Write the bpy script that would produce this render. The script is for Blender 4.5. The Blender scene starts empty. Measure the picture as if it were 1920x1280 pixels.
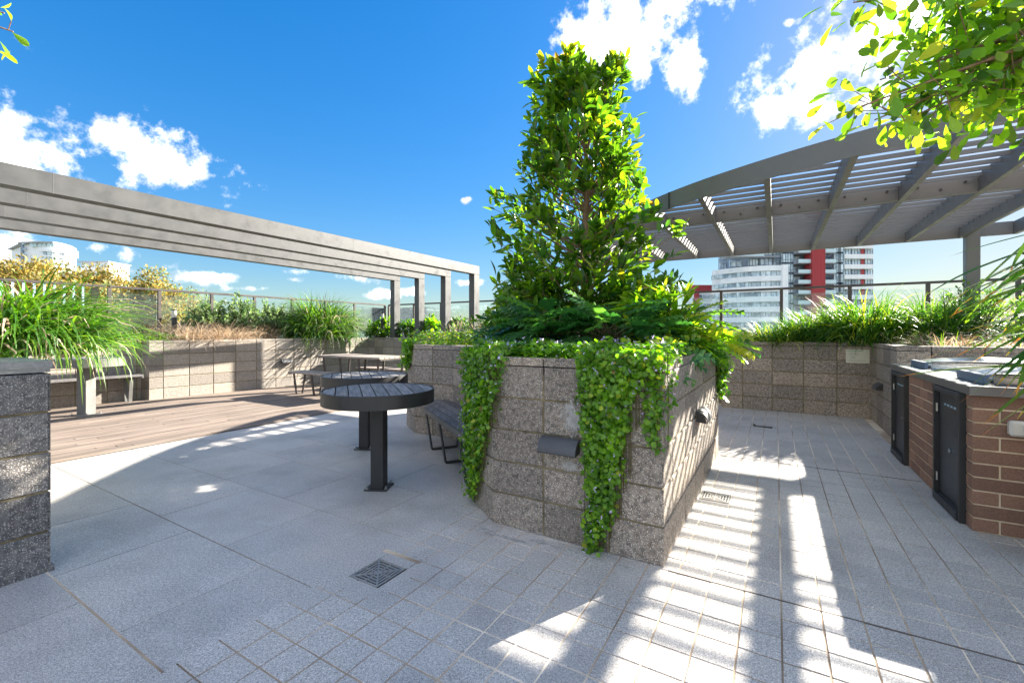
import bpy, math, random
import numpy as np
from mathutils import Vector, Matrix, Euler
random.seed(7); np.random.seed(7)
S = bpy.context.scene
C = S.collection

# ------------------------------------------------------------------ camera, sun, sky
EYE = 1.21
F_PX, HOR = 832.0, 621.0                      # focal length and horizon row, in pixels of a 1920 px wide picture
cam_d = bpy.data.cameras.new('camera'); cam = bpy.data.objects.new('camera', cam_d); C.objects.link(cam)
cam.location = (0, 0, EYE); cam.rotation_euler = (math.pi/2, 0, 0)
cam_d.sensor_width = 36; cam_d.lens = F_PX/1920*36
cam_d.shift_y = -(640-HOR)/1920
cam_d.clip_start = 0.05; cam_d.clip_end = 9000
S.camera = cam
A1 = math.atan2(495, 832)
D1 = Vector((math.sin(A1), math.cos(A1), 0))   # the direction of the tile rows, rafters and deck boards
N1 = Vector((math.cos(A1), -math.sin(A1), 0))  # square to it
SA, SB = 1.82, 0.875                            # sun: run along D1 and N1 per unit of height
sun_v = (D1*SA + N1*SB + Vector((0, 0, 1))).normalized()
sun_el = math.asin(sun_v.z); sun_az = math.atan2(sun_v.x, sun_v.y)
sd = bpy.data.lights.new('sun', 'SUN'); sun = bpy.data.objects.new('sun', sd); C.objects.link(sun)
sd.energy = 4.3; sd.angle = math.radians(0.55); sd.color = (1.0, 0.93, 0.82)
sun.rotation_euler = sun_v.to_track_quat('Z', 'Y').to_euler(); sun.location = (20, 20, 20)

W = bpy.data.worlds.new('World'); S.world = W; W.use_nodes = True
S.view_settings.view_transform = 'Standard'; S.view_settings.look = 'None'
S.view_settings.gamma = 1; S.view_settings.use_curve_mapping = False
S.view_settings.exposure = 2.62
S.render.engine = 'CYCLES'
try:
    S.cycles.max_bounces = 8; S.cycles.transparent_max_bounces = 12
    S.cycles.use_denoising = True
except Exception: pass

def build_sky():
    nt = W.node_tree; nt.nodes.clear(); L = nt.links.new
    def N(t, **k):
        n = nt.nodes.new(t)
        for a, b in k.items(): setattr(n, a, b)
        return n
    def M(op, a, b=None, c=None, clamp=False):
        n = N('ShaderNodeMath', operation=op); n.use_clamp = clamp
        for i, v in enumerate((a, b, c)):
            if v is None: continue
            if isinstance(v, (int, float)): n.inputs[i].default_value = v
            else: L(v, n.inputs[i])
        return n.outputs[0]
    sky = N('ShaderNodeTexSky', sky_type='NISHITA'); sky.sun_disc = False
    sky.sun_elevation = sun_el; sky.sun_rotation = sun_az
    sky.altitude = 0; sky.air_density = 1.0; sky.dust_density = 0.4; sky.ozone_density = 3.0
    hs = N('ShaderNodeHueSaturation'); hs.inputs['Saturation'].default_value = 1.38
    hs.inputs['Hue'].default_value = 0.502; hs.inputs['Value'].default_value = 1.06
    bw = N('ShaderNodeRGBToBW'); L(sky.outputs[0], bw.inputs[0])
    comp = M('DIVIDE', 1.22, M('ADD', 1.0, M('MULTIPLY', bw.outputs[0], 0.34)))
    cs = N('ShaderNodeVectorMath', operation='SCALE'); L(sky.outputs[0], cs.inputs[0]); L(comp, cs.inputs['Scale'])
    L(cs.outputs[0], hs.inputs['Color'])
    tc = N('ShaderNodeTexCoord')
    sep = N('ShaderNodeSeparateXYZ'); L(tc.outputs['Generated'], sep.inputs[0])
    ys = M('MAXIMUM', sep.outputs[1], 0.08)
    u = M('DIVIDE', sep.outputs[0], ys); v = M('DIVIDE', sep.outputs[2], ys)
    uv = N('ShaderNodeCombineXYZ'); L(u, uv.inputs[0]); L(v, uv.inputs[1])
    nz = N('ShaderNodeTexNoise'); nz.inputs['Scale'].default_value = 6.5; nz.inputs['Detail'].default_value = 9
    nz.inputs['Roughness'].default_value = 0.62; L(tc.outputs['Generated'], nz.inputs['Vector'])
    nf = N('ShaderNodeTexNoise'); nf.inputs['Scale'].default_value = 19; nf.inputs['Detail'].default_value = 8
    nf.inputs['Roughness'].default_value = 0.65; L(tc.outputs['Generated'], nf.inputs['Vector'])
    fb = M('ADD', M('MULTIPLY', M('SUBTRACT', nz.outputs[0], 0.5), 4.6), M('MULTIPLY', M('SUBTRACT', nf.outputs[0], 0.5), 5.6))
    # cumulus banks: centre, half axes and tilt as directions (tangents of the view angles)
    blobs = [(40,320,260,125,-35),(262,285,190,58,-24),(365,325,45,22,-15),(180,462,36,14,-4),(40,470,90,40,0),(400,520,90,13,-2),
             (545,510,32,10,0),(545,524,28,8,0),(650,520,48,12,-6),(722,550,28,9,0),(765,545,30,8,0),(870,375,13,8,10),(480,540,50,8,0),
             (1185,55,175,95,20),(1285,105,62,70,-20),(1100,75,95,58,25),(1560,110,215,62,22),(1480,195,105,44,12),(1430,150,60,38,0),(1480,42,22,9,15),
             (1700,60,150,75,20),(1330,-40,190,60,10),(1200,120,28,45,0),(885,530,26,7,0),(1650,180,90,30,25)]
    acc = None
    for (px, py, rx, ry, rot) in blobs:
        mp = N('ShaderNodeMapping'); mp.vector_type = 'TEXTURE'
        mp.inputs['Location'].default_value = ((px-960)/F_PX, (HOR-py)/F_PX, 0)
        mp.inputs['Rotation'].default_value = (0, 0, math.radians(rot))
        mp.inputs['Scale'].default_value = (rx/F_PX, ry/F_PX, 1)
        L(uv.outputs[0], mp.inputs['Vector'])
        ln = N('ShaderNodeVectorMath', operation='LENGTH'); L(mp.outputs[0], ln.inputs[0])
        s = M('SUBTRACT', 1.0, ln.outputs['Value'])
        s = M('MINIMUM', M('MAXIMUM', s, -1.4), 0.75)
        acc = s if acc is None else M('MAXIMUM', acc, s)
    fr_ = N('ShaderNodeMapRange'); fr_.interpolation_type = 'SMOOTHSTEP'; fr_.inputs['From Min'].default_value = 0.12; fr_.inputs['From Max'].default_value = 0.52
    L(sep.outputs[1], fr_.inputs['Value']); front = fr_.outputs[0]
    nb = N('ShaderNodeTexNoise'); nb.inputs['Scale'].default_value = 2.2; nb.inputs['Detail'].default_value = 2
    L(tc.outputs['Generated'], nb.inputs['Vector'])
    fill_cloud = M('SUBTRACT', M('MULTIPLY', M('SUBTRACT', nb.outputs[0], 0.5), 4.0), -0.1)  # heavier cloud added outside the view to brighten the shaded areas
    mixf = N('ShaderNodeMix'); mixf.data_type = 'FLOAT'
    L(front, mixf.inputs[0]); L(fill_cloud, mixf.inputs[2]); L(acc, mixf.inputs[3])
    dens = M('ADD', mixf.outputs[0], M('MULTIPLY', fb, 0.62))
    mr = N('ShaderNodeMapRange'); mr.interpolation_type = 'SMOOTHSTEP'
    mr.inputs['From Min'].default_value = -0.02; mr.inputs['From Max'].default_value = 0.85
    L(dens, mr.inputs['Value'])
    up = M('GREATER_THAN', sep.outputs[2], 0.02)
    fac = M('MULTIPLY', M('MULTIPLY', mr.outputs[0], up), 0.96)
    cr = N('ShaderNodeValToRGB'); nsh = N('ShaderNodeTexNoise'); nsh.inputs['Scale'].default_value = 8.0; nsh.inputs['Detail'].default_value = 6; L(tc.outputs['Generated'], nsh.inputs['Vector']); L(nsh.outputs[0], cr.inputs[0])
    cr.color_ramp.elements[0].position = 0.36; cr.color_ramp.elements[0].color = (0.15, 0.16, 0.185, 1)
    cr.color_ramp.elements[1].position = 0.54; cr.color_ramp.elements[1].color = (1, 0.97, 0.93, 1)
    core = N('ShaderNodeMapRange'); core.interpolation_type = 'SMOOTHSTEP'; core.inputs['From Min'].default_value = 0.3; core.inputs['From Max'].default_value = 0.9
    core.inputs['To Min'].default_value = 0.19; core.inputs['To Max'].default_value = 1.0; L(dens, core.inputs['Value'])
    shade = N('ShaderNodeMix'); shade.data_type = 'RGBA'; L(core.outputs[0], shade.inputs[0]); shade.inputs[6].default_value = (0.19, 0.192, 0.2, 1); L(cr.outputs[0], shade.inputs[7])
    sc_ = N('ShaderNodeVectorMath', operation='SCALE'); L(shade.outputs[2], sc_.inputs[0]); sc_.inputs['Scale'].default_value = 18
    mix = N('ShaderNodeMix'); mix.data_type = 'RGBA'
    L(fac, mix.inputs[0]); L(hs.outputs[0], mix.inputs[6]); L(sc_.outputs[0], mix.inputs[7])
    bg = N('ShaderNodeBackground'); bg.inputs['Strength'].default_value = 0.051
    L(mix.outputs[2], bg.inputs[0])
    out = N('ShaderNodeOutputWorld'); L(bg.outputs[0], out.inputs[0])
build_sky()

# ------------------------------------------------------------------ helpers
def ND(n, d, z=0.0):
    p = N1*n + D1*d; return Vector((p.x, p.y, z))
def G(px, py, z=0.0):
    "the point at height z seen at a picture position (used to read positions off the photograph)"
    Y = (EYE-z)*F_PX/(py-HOR); return Vector(((px-960)/F_PX*Y, Y, z))
def at(px, py, Y):
    return Vector(((px-960)/F_PX*Y, Y, EYE+(HOR-py)*Y/F_PX))
WP = {}
def link(o, parent=None, world=None):
    C.objects.link(o)
    w = Vector(world) if world is not None else Vector(o.location)
    WP[o.name] = w
    if parent is not None:
        o.parent = parent
        o.matrix_parent_inverse = Matrix.Translation(-WP[parent.name])
    return o
def tag(o, label=None, cat=None, group=None, kind=None):
    if label: o['label'] = label
    if cat: o['category'] = cat
    if group: o['group'] = group
    if kind: o['kind'] = kind
    return o
def thing(name, loc, label, cat, group=None):
    o = bpy.data.objects.new(name, None); o.location = loc; o.empty_display_size = 0.1
    link(o); return tag(o, label, cat, group)
def copy_tree(root, loc, rz=0, label=None):
    def cp(o, par):
        c = o.copy(); C.objects.link(c); WP[c.name] = WP[o.name]
        if par is not None: c.parent = par
        for ch in [x for x in bpy.data.objects if x.parent == o]: cp(ch, c)
        return c
    r = cp(root, None); r.location = loc; r.rotation_euler = (0, 0, rz)
    if label: r['label'] = label
    return r
def children_map():
    m = {}
    for x in bpy.data.objects:
        if x.parent: m.setdefault(x.parent.name, []).append(x)
    return m

BOXF = [(0,3,2,1),(4,5,6,7),(0,1,5,4),(1,2,6,5),(2,3,7,6),(3,0,4,7)]
class MB:
    def __init__(s): s.v = []; s.f = []; s.mi = []
    def add(s, vs, fs, mi=0):
        b = len(s.v); s.v += [tuple(p) for p in vs]; s.f += [tuple(b+i for i in f) for f in fs]; s.mi += [mi]*len(fs); return s
    def prism(s, poly, z0, z1, mi=0, top=None):
        n = len(poly)
        ar = sum(poly[i][0]*poly[(i+1)%n][1]-poly[(i+1)%n][0]*poly[i][1] for i in range(n))
        if ar < 0: poly = list(reversed(poly))
        vs = [(p[0], p[1], z0) for p in poly]+[(p[0], p[1], z1) for p in poly]
        fs = [tuple(range(n-1, -1, -1))]+[(i, (i+1)%n, n+(i+1)%n, n+i) for i in range(n)]
        s.add(vs, fs, mi); s.add([], [], 0)
        b = len(s.v)-2*n
        s.f.append(tuple(b+n+i for i in range(n))); s.mi.append(mi if top is None else top)
        return s
    def box(s, c, size, rot=None, bev=0.0, mi=0):
        hx, hy, hz = size[0]/2, size[1]/2, size[2]/2; c = Vector(c)
        R = rot.to_matrix() if isinstance(rot, Euler) else (Matrix.Rotation(rot or 0, 3, 'Z') if not isinstance(rot, Matrix) else rot)
        if bev <= 0:
            vs = [(-hx,-hy,-hz),(hx,-hy,-hz),(hx,hy,-hz),(-hx,hy,-hz),(-hx,-hy,hz),(hx,-hy,hz),(hx,hy,hz),(-hx,hy,hz)]
            return s.add([c+R@Vector(p) for p in vs], BOXF, mi)
        b = min(bev, hx*0.49, hy*0.49, hz*0.49)
        vs = []
        idx = {}
        for sx in (-1,1):
            for sy in (-1,1):
                for sz in (-1,1):
                    idx[(sx,sy,sz,0)] = len(vs); vs.append((sx*hx, sy*(hy-b), sz*(hz-b)))
                    idx[(sx,sy,sz,1)] = len(vs); vs.append((sx*(hx-b), sy*hy, sz*(hz-b)))
                    idx[(sx,sy,sz,2)] = len(vs); vs.append((sx*(hx-b), sy*(hy-b), sz*hz))
        fs = []
        for sg in (-1,1):
            q = [(-1,-1),(1,-1),(1,1),(-1,1)]
            f = [idx[(sg,a,c2,0)] for a,c2 in q]; fs.append(f if sg > 0 else f[::-1])
            f = [idx[(a,sg,c2,1)] for a,c2 in q]; fs.append(f[::-1] if sg > 0 else f)
            f = [idx[(a,c2,sg,2)] for a,c2 in q]; fs.append(f if sg > 0 else f[::-1])
        for a in (-1,1):
            for c2 in (-1,1):
                fs.append([idx[(a,c2,-1,0)],idx[(a,c2,-1,1)],idx[(a,c2,1,1)],idx[(a,c2,1,0)]])
                fs.append([idx[(a,-1,c2,0)],idx[(a,-1,c2,2)],idx[(a,1,c2,2)],idx[(a,1,c2,0)]])
                fs.append([idx[(-1,a,c2,1)],idx[(-1,a,c2,2)],idx[(1,a,c2,2)],idx[(1,a,c2,1)]])
                for sz in (-1,1): fs.append([idx[(a,c2,sz,0)],idx[(a,c2,sz,1)],idx[(a,c2,sz,2)]])
        # orient outward
        out = []
        for f in fs:
            p = [Vector(vs[i]) for i in f]; nn = (p[1]-p[0]).cross(p[2]-p[0]); ce = sum(p, Vector())/len(p)
            out.append(tuple(f) if nn.dot(ce) >= 0 else tuple(reversed(f)))
        return s.add([c+R@Vector(p) for p in vs], out, mi)
    def bar(s, p0, p1, w, h, bev=0.0, mi=0, up=Vector((0,0,1))):
        p0, p1 = Vector(p0), Vector(p1); a = p1-p0; L = a.length; a.normalize()
        x = a.cross(up)
        if x.length < 1e-4: x = a.cross(Vector((0,1,0)))
        x.normalize(); z = x.cross(a)
        R = Matrix((x, a, z)).transposed()
        return s.box((p0+p1)/2, (w, L, h), R, bev, mi)
    def tube(s, pts, rad, n=8, mi=0, cap=True):
        pts = [Vector(p) for p in pts]; b = len(s.v)
        if not hasattr(rad, '__len__'): rad = [rad]*len(pts)
        ref = Vector((0.13, 0.27, 1)).normalized()
        for i, p in enumerate(pts):
            t = (pts[min(i+1, len(pts)-1)]-pts[max(i-1, 0)]).normalized()
            x = t.cross(ref)
            if x.length < 0.05: x = t.cross(Vector((1, 0, 0)))
            x.normalize(); y = t.cross(x)
            for k in range(n):
                a = 2*math.pi*k/n; q = p+(x*math.cos(a)+y*math.sin(a))*rad[i]; s.v.append(tuple(q))
        for i in range(len(pts)-1):
            for k in range(n):
                s.f.append((b+i*n+k, b+i*n+(k+1)%n, b+(i+1)*n+(k+1)%n, b+(i+1)*n+k)); s.mi.append(mi)
        if cap:
            s.f.append(tuple(b+k for k in range(n))[::-1]); s.mi.append(mi)
            e = b+(len(pts)-1)*n; s.f.append(tuple(e+k for k in range(n))); s.mi.append(mi)
        return s
    def build(s, name, mat, parent=None, smooth=False, label=None, center=True):
        me = bpy.data.meshes.new(name)
        v = np.array(s.v, dtype=float)
        c = (v.min(0)+v.max(0))/2 if center else np.zeros(3)
        if parent is None and center: c[2] = v[:, 2].min()
        me.from_pydata((v-c).tolist(), [], s.f)
        mats = mat if isinstance(mat, (list, tuple)) else [mat]
        for m in mats: me.materials.append(m)
        if len(mats) > 1: me.polygons.foreach_set('material_index', s.mi)
        if smooth: me.polygons.foreach_set('use_smooth', [True]*len(me.polygons))
        me.validate(); me.update()
        o = bpy.data.objects.new(name, me); o.location = c
        link(o, parent)
        if label: o['label'] = label
        return o

def smooth_by_angle(o, deg=35):
    me = o.data
    me.polygons.foreach_set('use_smooth', [True]*len(me.polygons))
    try: me.set_sharp_from_angle(angle=math.radians(deg))
    except Exception: pass

# ------------------------------------------------------------------ materials
def mat(name, base, rough=0.6, metal=0.0, spec=0.5, build=None, coat=0.0):
    m = bpy.data.materials.new(name); m.use_nodes = True; nt = m.node_tree
    b = nt.nodes['Principled BSDF']
    b.inputs['Base Color'].default_value = (*base, 1); b.inputs['Roughness'].default_value = rough
    b.inputs['Metallic'].default_value = metal; b.inputs['Specular IOR Level'].default_value = spec
    if coat: b.inputs['Coat Weight'].default_value = coat; b.inputs['Coat Roughness'].default_value = 0.15
    if build: build(nt, b)
    return m
class NB:
    def __init__(s, nt): s.nt = nt
    def n(s, t, **k):
        x = s.nt.nodes.new(t)
        for a, b in k.items(): setattr(x, a, b)
        return x
    def L(s, a, b): s.nt.links.new(a, b)
    def pos(s): return s.n('ShaderNodeNewGeometry').outputs['Position']
    def noise(s, scale, detail=4, rough=0.55, vec=None, stretch=None, dist=0):
        v = vec if vec is not None else s.pos()
        if stretch:
            mp = s.n('ShaderNodeMapping'); mp.inputs['Scale'].default_value = stretch
            if len(stretch) > 3: pass
            s.L(v, mp.inputs[0]); v = mp.outputs[0]
        t = s.n('ShaderNodeTexNoise'); t.inputs['Scale'].default_value = scale; t.inputs['Detail'].default_value = detail
        t.inputs['Roughness'].default_value = rough; t.inputs['Distortion'].default_value = dist; s.L(v, t.inputs['Vector']); return t.outputs[0]
    def ramp(s, fac, stops):
        r = s.n('ShaderNodeValToRGB'); s.L(fac, r.inputs[0]); e = r.color_ramp.elements
        while len(e) > 2: e.remove(e[-1])
        for i, (p, c) in enumerate(stops):
            el = e[i] if i < 2 else e.new(p)
            el.position = p; el.color = (*c, 1) if len(c) == 3 else c
        return r.outputs[0]
    def mix(s, fac, a, b, mode='MIX'):
        m = s.n('ShaderNodeMix'); m.data_type = 'RGBA'; m.blend_type = mode
        for i, v in ((0, fac), (6, a), (7, b)):
            if isinstance(v, (int, float)): m.inputs[i].default_value = v
            elif isinstance(v, tuple): m.inputs[i].default_value = (*v, 1)
            else: s.L(v, m.inputs[i])
        return m.outputs[2]
    def math(s, op, a, b):
        m = s.n('ShaderNodeMath', operation=op)
        for i, v in enumerate((a, b)):
            if isinstance(v, (int, float)): m.inputs[i].default_value = v
            else: s.L(v, m.inputs[i])
        return m.outputs[0]
    def rnd(s): return s.n('ShaderNodeObjectInfo').outputs['Random']
    def bump(s, h, strength, dist, b):
        x = s.n('ShaderNodeBump'); x.inputs['Strength'].default_value = strength; x.inputs['Distance'].default_value = dist
        s.L(h, x.inputs['Height']); s.L(x.outputs[0], b.inputs['Normal'])
GREY = lambda v: (v, v, v)

def aggregate(dark, mid, chip, warm):
    def f(nt, b):
        q = NB(nt)
        vo = q.n('ShaderNodeTexVoronoi'); vo.inputs['Scale'].default_value = 165; q.L(q.pos(), vo.inputs['Vector'])
        sep = q.n('ShaderNodeSeparateColor'); q.L(vo.outputs['Color'], sep.inputs[0])
        isl = q.math('LESS_THAN', vo.outputs['Distance'], 0.42)
        ch = q.math('MULTIPLY', q.math('GREATER_THAN', sep.outputs[0], 0.66), isl)
        ch2 = q.math('MULTIPLY', q.math('GREATER_THAN', sep.outputs[1], 0.7), isl)
        base = q.ramp(q.noise(38, 4), [(0.35, dark), (0.68, mid)])
        c = q.mix(ch, base, chip); c = q.mix(ch2, c, warm)
        big = q.noise(2.2, 4); c = q.mix(q.ramp(big, [(0.45, GREY(0)), (0.75, GREY(0.35))]), c, (0.2, 0.17, 0.13))
        tone = q.ramp(q.rnd(), [(0, (0.74, 0.73, 0.72)), (0.5, GREY(0.97)), (1, (1.24, 1.2, 1.14))])
        c = q.mix(1.0, c, tone, 'MULTIPLY')
        st = q.noise(7, 5, 0.7, stretch=(1, 1, 0.35))
        c = q.mix(q.ramp(st, [(0.66, GREY(0)), (0.78, GREY(0.15))]), c, (0.42, 0.4, 0.37))
        q.L(c, b.inputs['Base Color'])
        q.bump(q.math('ADD', q.noise(60, 3), q.math('MULTIPLY', vo.outputs['Distance'], 0.6)), 0.6, 0.006, b)
    return f
M_block = mat('exposed aggregate block', (0.12,)*3, 0.8, build=aggregate((0.13, 0.113, 0.098), (0.35, 0.302, 0.255), (0.74, 0.66, 0.56), (0.42, 0.31, 0.22)))
M_block_sunlit = mat('sunlit aggregate block', (0.2,)*3, 0.75, build=aggregate((0.24, 0.212, 0.183), (0.37, 0.335, 0.292), (0.48, 0.44, 0.395), (0.3, 0.24, 0.19)))  # same block, sunlight on the rear left wall put into a lighter colour
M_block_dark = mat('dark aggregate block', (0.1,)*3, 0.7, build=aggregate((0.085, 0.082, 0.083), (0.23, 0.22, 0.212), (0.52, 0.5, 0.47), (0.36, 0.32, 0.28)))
def f_mortar(nt, b):
    q = NB(nt); q.L(q.ramp(q.noise(9, 5), [(0.3, (0.1, 0.082, 0.045)), (0.6, (0.26, 0.21, 0.12)), (0.75, (0.12, 0.12, 0.04))]), b.inputs['Base Color'])
M_mortar = mat('mortar with moss', (0.2,)*3, 0.95, build=f_mortar)
def f_grout(nt, b):
    q = NB(nt); q.L(q.ramp(q.noise(1.0, 4), [(0.38, (0.24, 0.175, 0.12)), (0.49, (0.5, 0.38, 0.26)), (0.58, (0.9, 0.77, 0.6))]), b.inputs['Base Color'])
M_grout = mat('sandy grout', (0.3,)*3, 0.95, build=f_grout)
def f_tile(nt, b):
    q = NB(nt)
    sp = q.ramp(q.noise(260, 2, 0.8), [(0.33, (0.2, 0.188, 0.176)), (0.5, (0.5, 0.472, 0.444)), (0.67, (0.8, 0.77, 0.73))])
    sp2 = q.ramp(q.noise(95, 3, 0.8), [(0.32, GREY(0.6)), (0.68, GREY(1.25))])
    c = q.mix(1.0, sp, sp2, 'MULTIPLY')
    c = q.mix(1.0, c, q.ramp(q.rnd(), [(0, (0.92, 0.925, 0.93)), (1, (1.06, 1.055, 1.045))]), 'MULTIPLY')
    st = q.noise(1.5, 6, 0.6)
    c = q.mix(1.0, c, q.ramp(st, [(0.3, GREY(0.74)), (0.52, GREY(1.0)), (0.75, (1.14, 1.1, 1.04))]), 'MULTIPLY')
    wm = q.noise(4.5, 7, 0.7, dist=0.8)
    c = q.mix(q.ramp(wm, [(0.58, GREY(0)), (0.63, GREY(0.3)), (0.68, GREY(0.0))]), c, (0.62, 0.6, 0.57))
    sp3 = q.noise(16, 6, 0.8)
    c = q.mix(q.ramp(sp3, [(0.7, GREY(0)), (0.76, GREY(0.5))]), c, (0.2, 0.18, 0.16))
    q.L(c, b.inputs['Base Color'])
    q.L(q.ramp(q.noise(4, 5), [(0.3, GREY(0.42)), (0.7, GREY(0.62))]), b.inputs['Roughness'])
    q.bump(q.noise(220, 2), 0.12, 0.001, b)
M_tile = mat('grey granite tile', (0.3,)*3, 0.5, build=f_tile)
def f_deposit(nt, b):
    q = NB(nt); q.L(q.ramp(q.noise(40, 4), [(0.3, (0.22, 0.22, 0.21)), (0.7, (0.5, 0.48, 0.45))]), b.inputs['Base Color'])
M_deposit = mat('lime deposit', (0.5,)*3, 0.9, build=f_deposit)
def f_lime(nt, b):
    q = NB(nt); q.L(q.ramp(q.noise(30, 4), [(0.3, (0.4, 0.39, 0.37)), (0.7, (0.62, 0.6, 0.57))]), b.inputs['Base Color'])
    tc = q.n('ShaderNodeTexCoord')
    sp = q.n('ShaderNodeVectorMath', operation='LENGTH'); mp = q.n('ShaderNodeMapping'); mp.inputs['Location'].default_value = (-1, -1, -1)
    mp.inputs['Scale'].default_value = (2, 2, 2); q.L(tc.outputs['Generated'], mp.inputs[0]); q.L(mp.outputs[0], sp.inputs[0])
    m = q.math('SUBTRACT', q.math('MULTIPLY', q.noise(34, 6, 0.7, stretch=(1, 1, 0.45)), 2.4), q.math('MULTIPLY', sp.outputs['Value'], 0.75))
    q.L(q.ramp(m, [(0.55, GREY(0)), (0.85, GREY(0.6))]), b.inputs['Alpha'])
M_lime = mat('lime bloom on blocks', (0.5,)*3, 0.95, build=f_lime)
def f_deck(nt, b):
    q = NB(nt)
    mp = q.n('ShaderNodeMapping'); mp.inputs['Rotation'].default_value = (0, 0, A1); q.L(q.pos(), mp.inputs[0])
    g = q.n('ShaderNodeMapping'); g.inputs['Scale'].default_value = (60, 2.2, 60); q.L(mp.outputs[0], g.inputs[0])
    t = q.n('ShaderNodeTexNoise'); t.inputs['Scale'].default_value = 1; t.inputs['Detail'].default_value = 4; q.L(g.outputs[0], t.inputs['Vector'])
    c = q.ramp(t.outputs[0], [(0.3, (0.105, 0.077, 0.06)), (0.52, (0.19, 0.148, 0.118)), (0.75, (0.29, 0.24, 0.2))])
    c = q.mix(1.0, c, q.ramp(q.rnd(), [(0, GREY(0.75)), (1, GREY(1.18))]), 'MULTIPLY')
    q.L(c, b.inputs['Base Color']); q.bump(t.outputs[0], 0.3, 0.002, b)
M_deck = mat('weathered deck board', (0.3, 0.22, 0.17), 0.75, build=f_deck)
def f_slat(nt, b):
    q = NB(nt); tc = q.n('ShaderNodeTexCoord').outputs['Object']
    t = q.noise(1, 5, 0.6, vec=tc, stretch=(70, 4, 70))
    c = q.ramp(t, [(0.3, (0.07, 0.07, 0.072)), (0.55, (0.16, 0.15, 0.148)), (0.75, (0.3, 0.28, 0.265))])
    c = q.mix(1.0, c, q.ramp(q.rnd(), [(0, GREY(0.75)), (1, GREY(1.3))]), 'MULTIPLY')
    q.L(c, b.inputs['Base Color']); q.bump(t, 0.35, 0.001, b)
M_slat = mat('grey weathered timber', (0.12,)*3, 0.62, build=f_slat)
M_slat_brown = mat('brown weathered timber', (0.2, 0.15, 0.12), 0.7, build=lambda nt, b: (lambda q: (q.L(q.mix(1.0, q.ramp(q.noise(1, 5, 0.6, vec=q.n('ShaderNodeTexCoord').outputs['Object'], stretch=(5, 60, 60)), [(0.3, (0.2, 0.16, 0.13)), (0.75, (0.44, 0.38, 0.32))]), q.ramp(q.rnd(), [(0, GREY(0.8)), (1, GREY(1.2))]), 'MULTIPLY'), b.inputs['Base Color'])))(NB(nt)))
def f_paint(lo, hi, sc=3.0, scratch=True):
    def f(nt, b):
        q = NB(nt); c = q.ramp(q.noise(sc, 6, 0.65), [(0.3, lo), (0.7, hi)])
        if scratch:
            c = q.mix(q.ramp(q.noise(22, 5, 0.7, dist=1.5), [(0.68, GREY(0)), (0.8, GREY(0.35))]), c, tuple(min(1, x*1.8) for x in hi))
        q.L(c, b.inputs['Base Color'])
        q.L(q.ramp(q.noise(6, 4), [(0.3, GREY(0.38)), (0.7, GREY(0.6))]), b.inputs['Roughness'])
    return f
M_frame = mat('grey powder coated steel', (0.2,)*3, 0.5, build=f_paint((0.06, 0.061, 0.061), (0.08, 0.081, 0.08)))
M_pergola = mat('dark grey painted steel', (0.12,)*3, 0.4, build=f_paint((0.135, 0.129, 0.124), (0.165, 0.158, 0.152), scratch=False))
M_steel = mat('charcoal powder coated steel', (0.03,)*3, 0.4, build=f_paint((0.022, 0.022, 0.022), (0.036, 0.035, 0.034)))
M_greysteel = mat('weathered grey steel', (0.12,)*3, 0.4, build=f_paint((0.1, 0.098, 0.092), (0.16, 0.155, 0.145)))
M_bronze = mat('bronze balustrade post', (0.07,)*3, 0.45, build=f_paint((0.05, 0.042, 0.038), (0.085, 0.072, 0.065)))
M_galv = mat('galvanised bolt', (0.4,)*3, 0.4, metal=1.0)
M_stain = mat('brushed stainless steel', (0.55, 0.55, 0.54), 0.24, metal=1.0)
M_grate = mat('dull stainless grate', (0.5, 0.48, 0.45), 0.45, metal=0.7)
M_pit = mat('dark drain pit', (0.012, 0.01, 0.008), 0.9)
M_bluegrey = mat('blue grey moulded bracket', (0.09, 0.13, 0.19), 0.4)
def f_door(nt, b):
    q = NB(nt); c = q.ramp(q.noise(190, 3, 0.8), [(0.45, (0.016, 0.017, 0.02)), (0.72, (0.075, 0.078, 0.085))])
    q.L(c, b.inputs['Base Color']); q.bump(q.noise(150, 2), 0.2, 0.001, b)
M_door = mat('black textured door', (0.02,)*3, 0.38, build=f_door)
M_slab = mat('grey stone slab', (0.14,)*3, 0.28, build=lambda nt, b: (lambda q: q.L(q.ramp(q.noise(60, 6, 0.7), [(0.3, (0.2, 0.2, 0.198)), (0.7, (0.33, 0.33, 0.32))]), b.inputs['Base Color']))(NB(nt)))
def f_brick(nt, b):
    q = NB(nt)
    c = q.ramp(q.noise(120, 4, 0.7), [(0.3, (0.18, 0.098, 0.066)), (0.7, (0.32, 0.19, 0.132))])
    c = q.mix(1.0, c, q.ramp(q.rnd(), [(0, (0.78, 0.76, 0.78)), (1, (1.2, 1.16, 1.12))]), 'MULTIPLY')
    c = q.mix(q.ramp(q.noise(14, 5, 0.7), [(0.66, GREY(0)), (0.8, GREY(0.3))]), c, (0.32, 0.27, 0.22))
    q.L(c, b.inputs['Base Color']); q.bump(q.noise(140, 3), 0.3, 0.002, b)
M_brick = mat('brown brick', (0.12, 0.08, 0.06), 0.85, build=f_brick)
M_bmortar = mat('cream mortar', (0.5, 0.41, 0.29), 0.95, build=lambda nt, b: (lambda q: q.L(q.ramp(q.noise(12, 5), [(0.3, (0.66, 0.5, 0.32)), (0.7, (0.88, 0.74, 0.54))]), b.inputs['Base Color']))(NB(nt)))
M_white = mat('white plastic', (0.62, 0.6, 0.54), 0.4)
M_signplate = mat('off white sign plate', (0.66, 0.64, 0.52), 0.35)
M_signgreen = mat('green print', (0.08, 0.3, 0.12), 0.5)
M_signgrey = mat('grey print', (0.35, 0.35, 0.33), 0.5)
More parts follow.
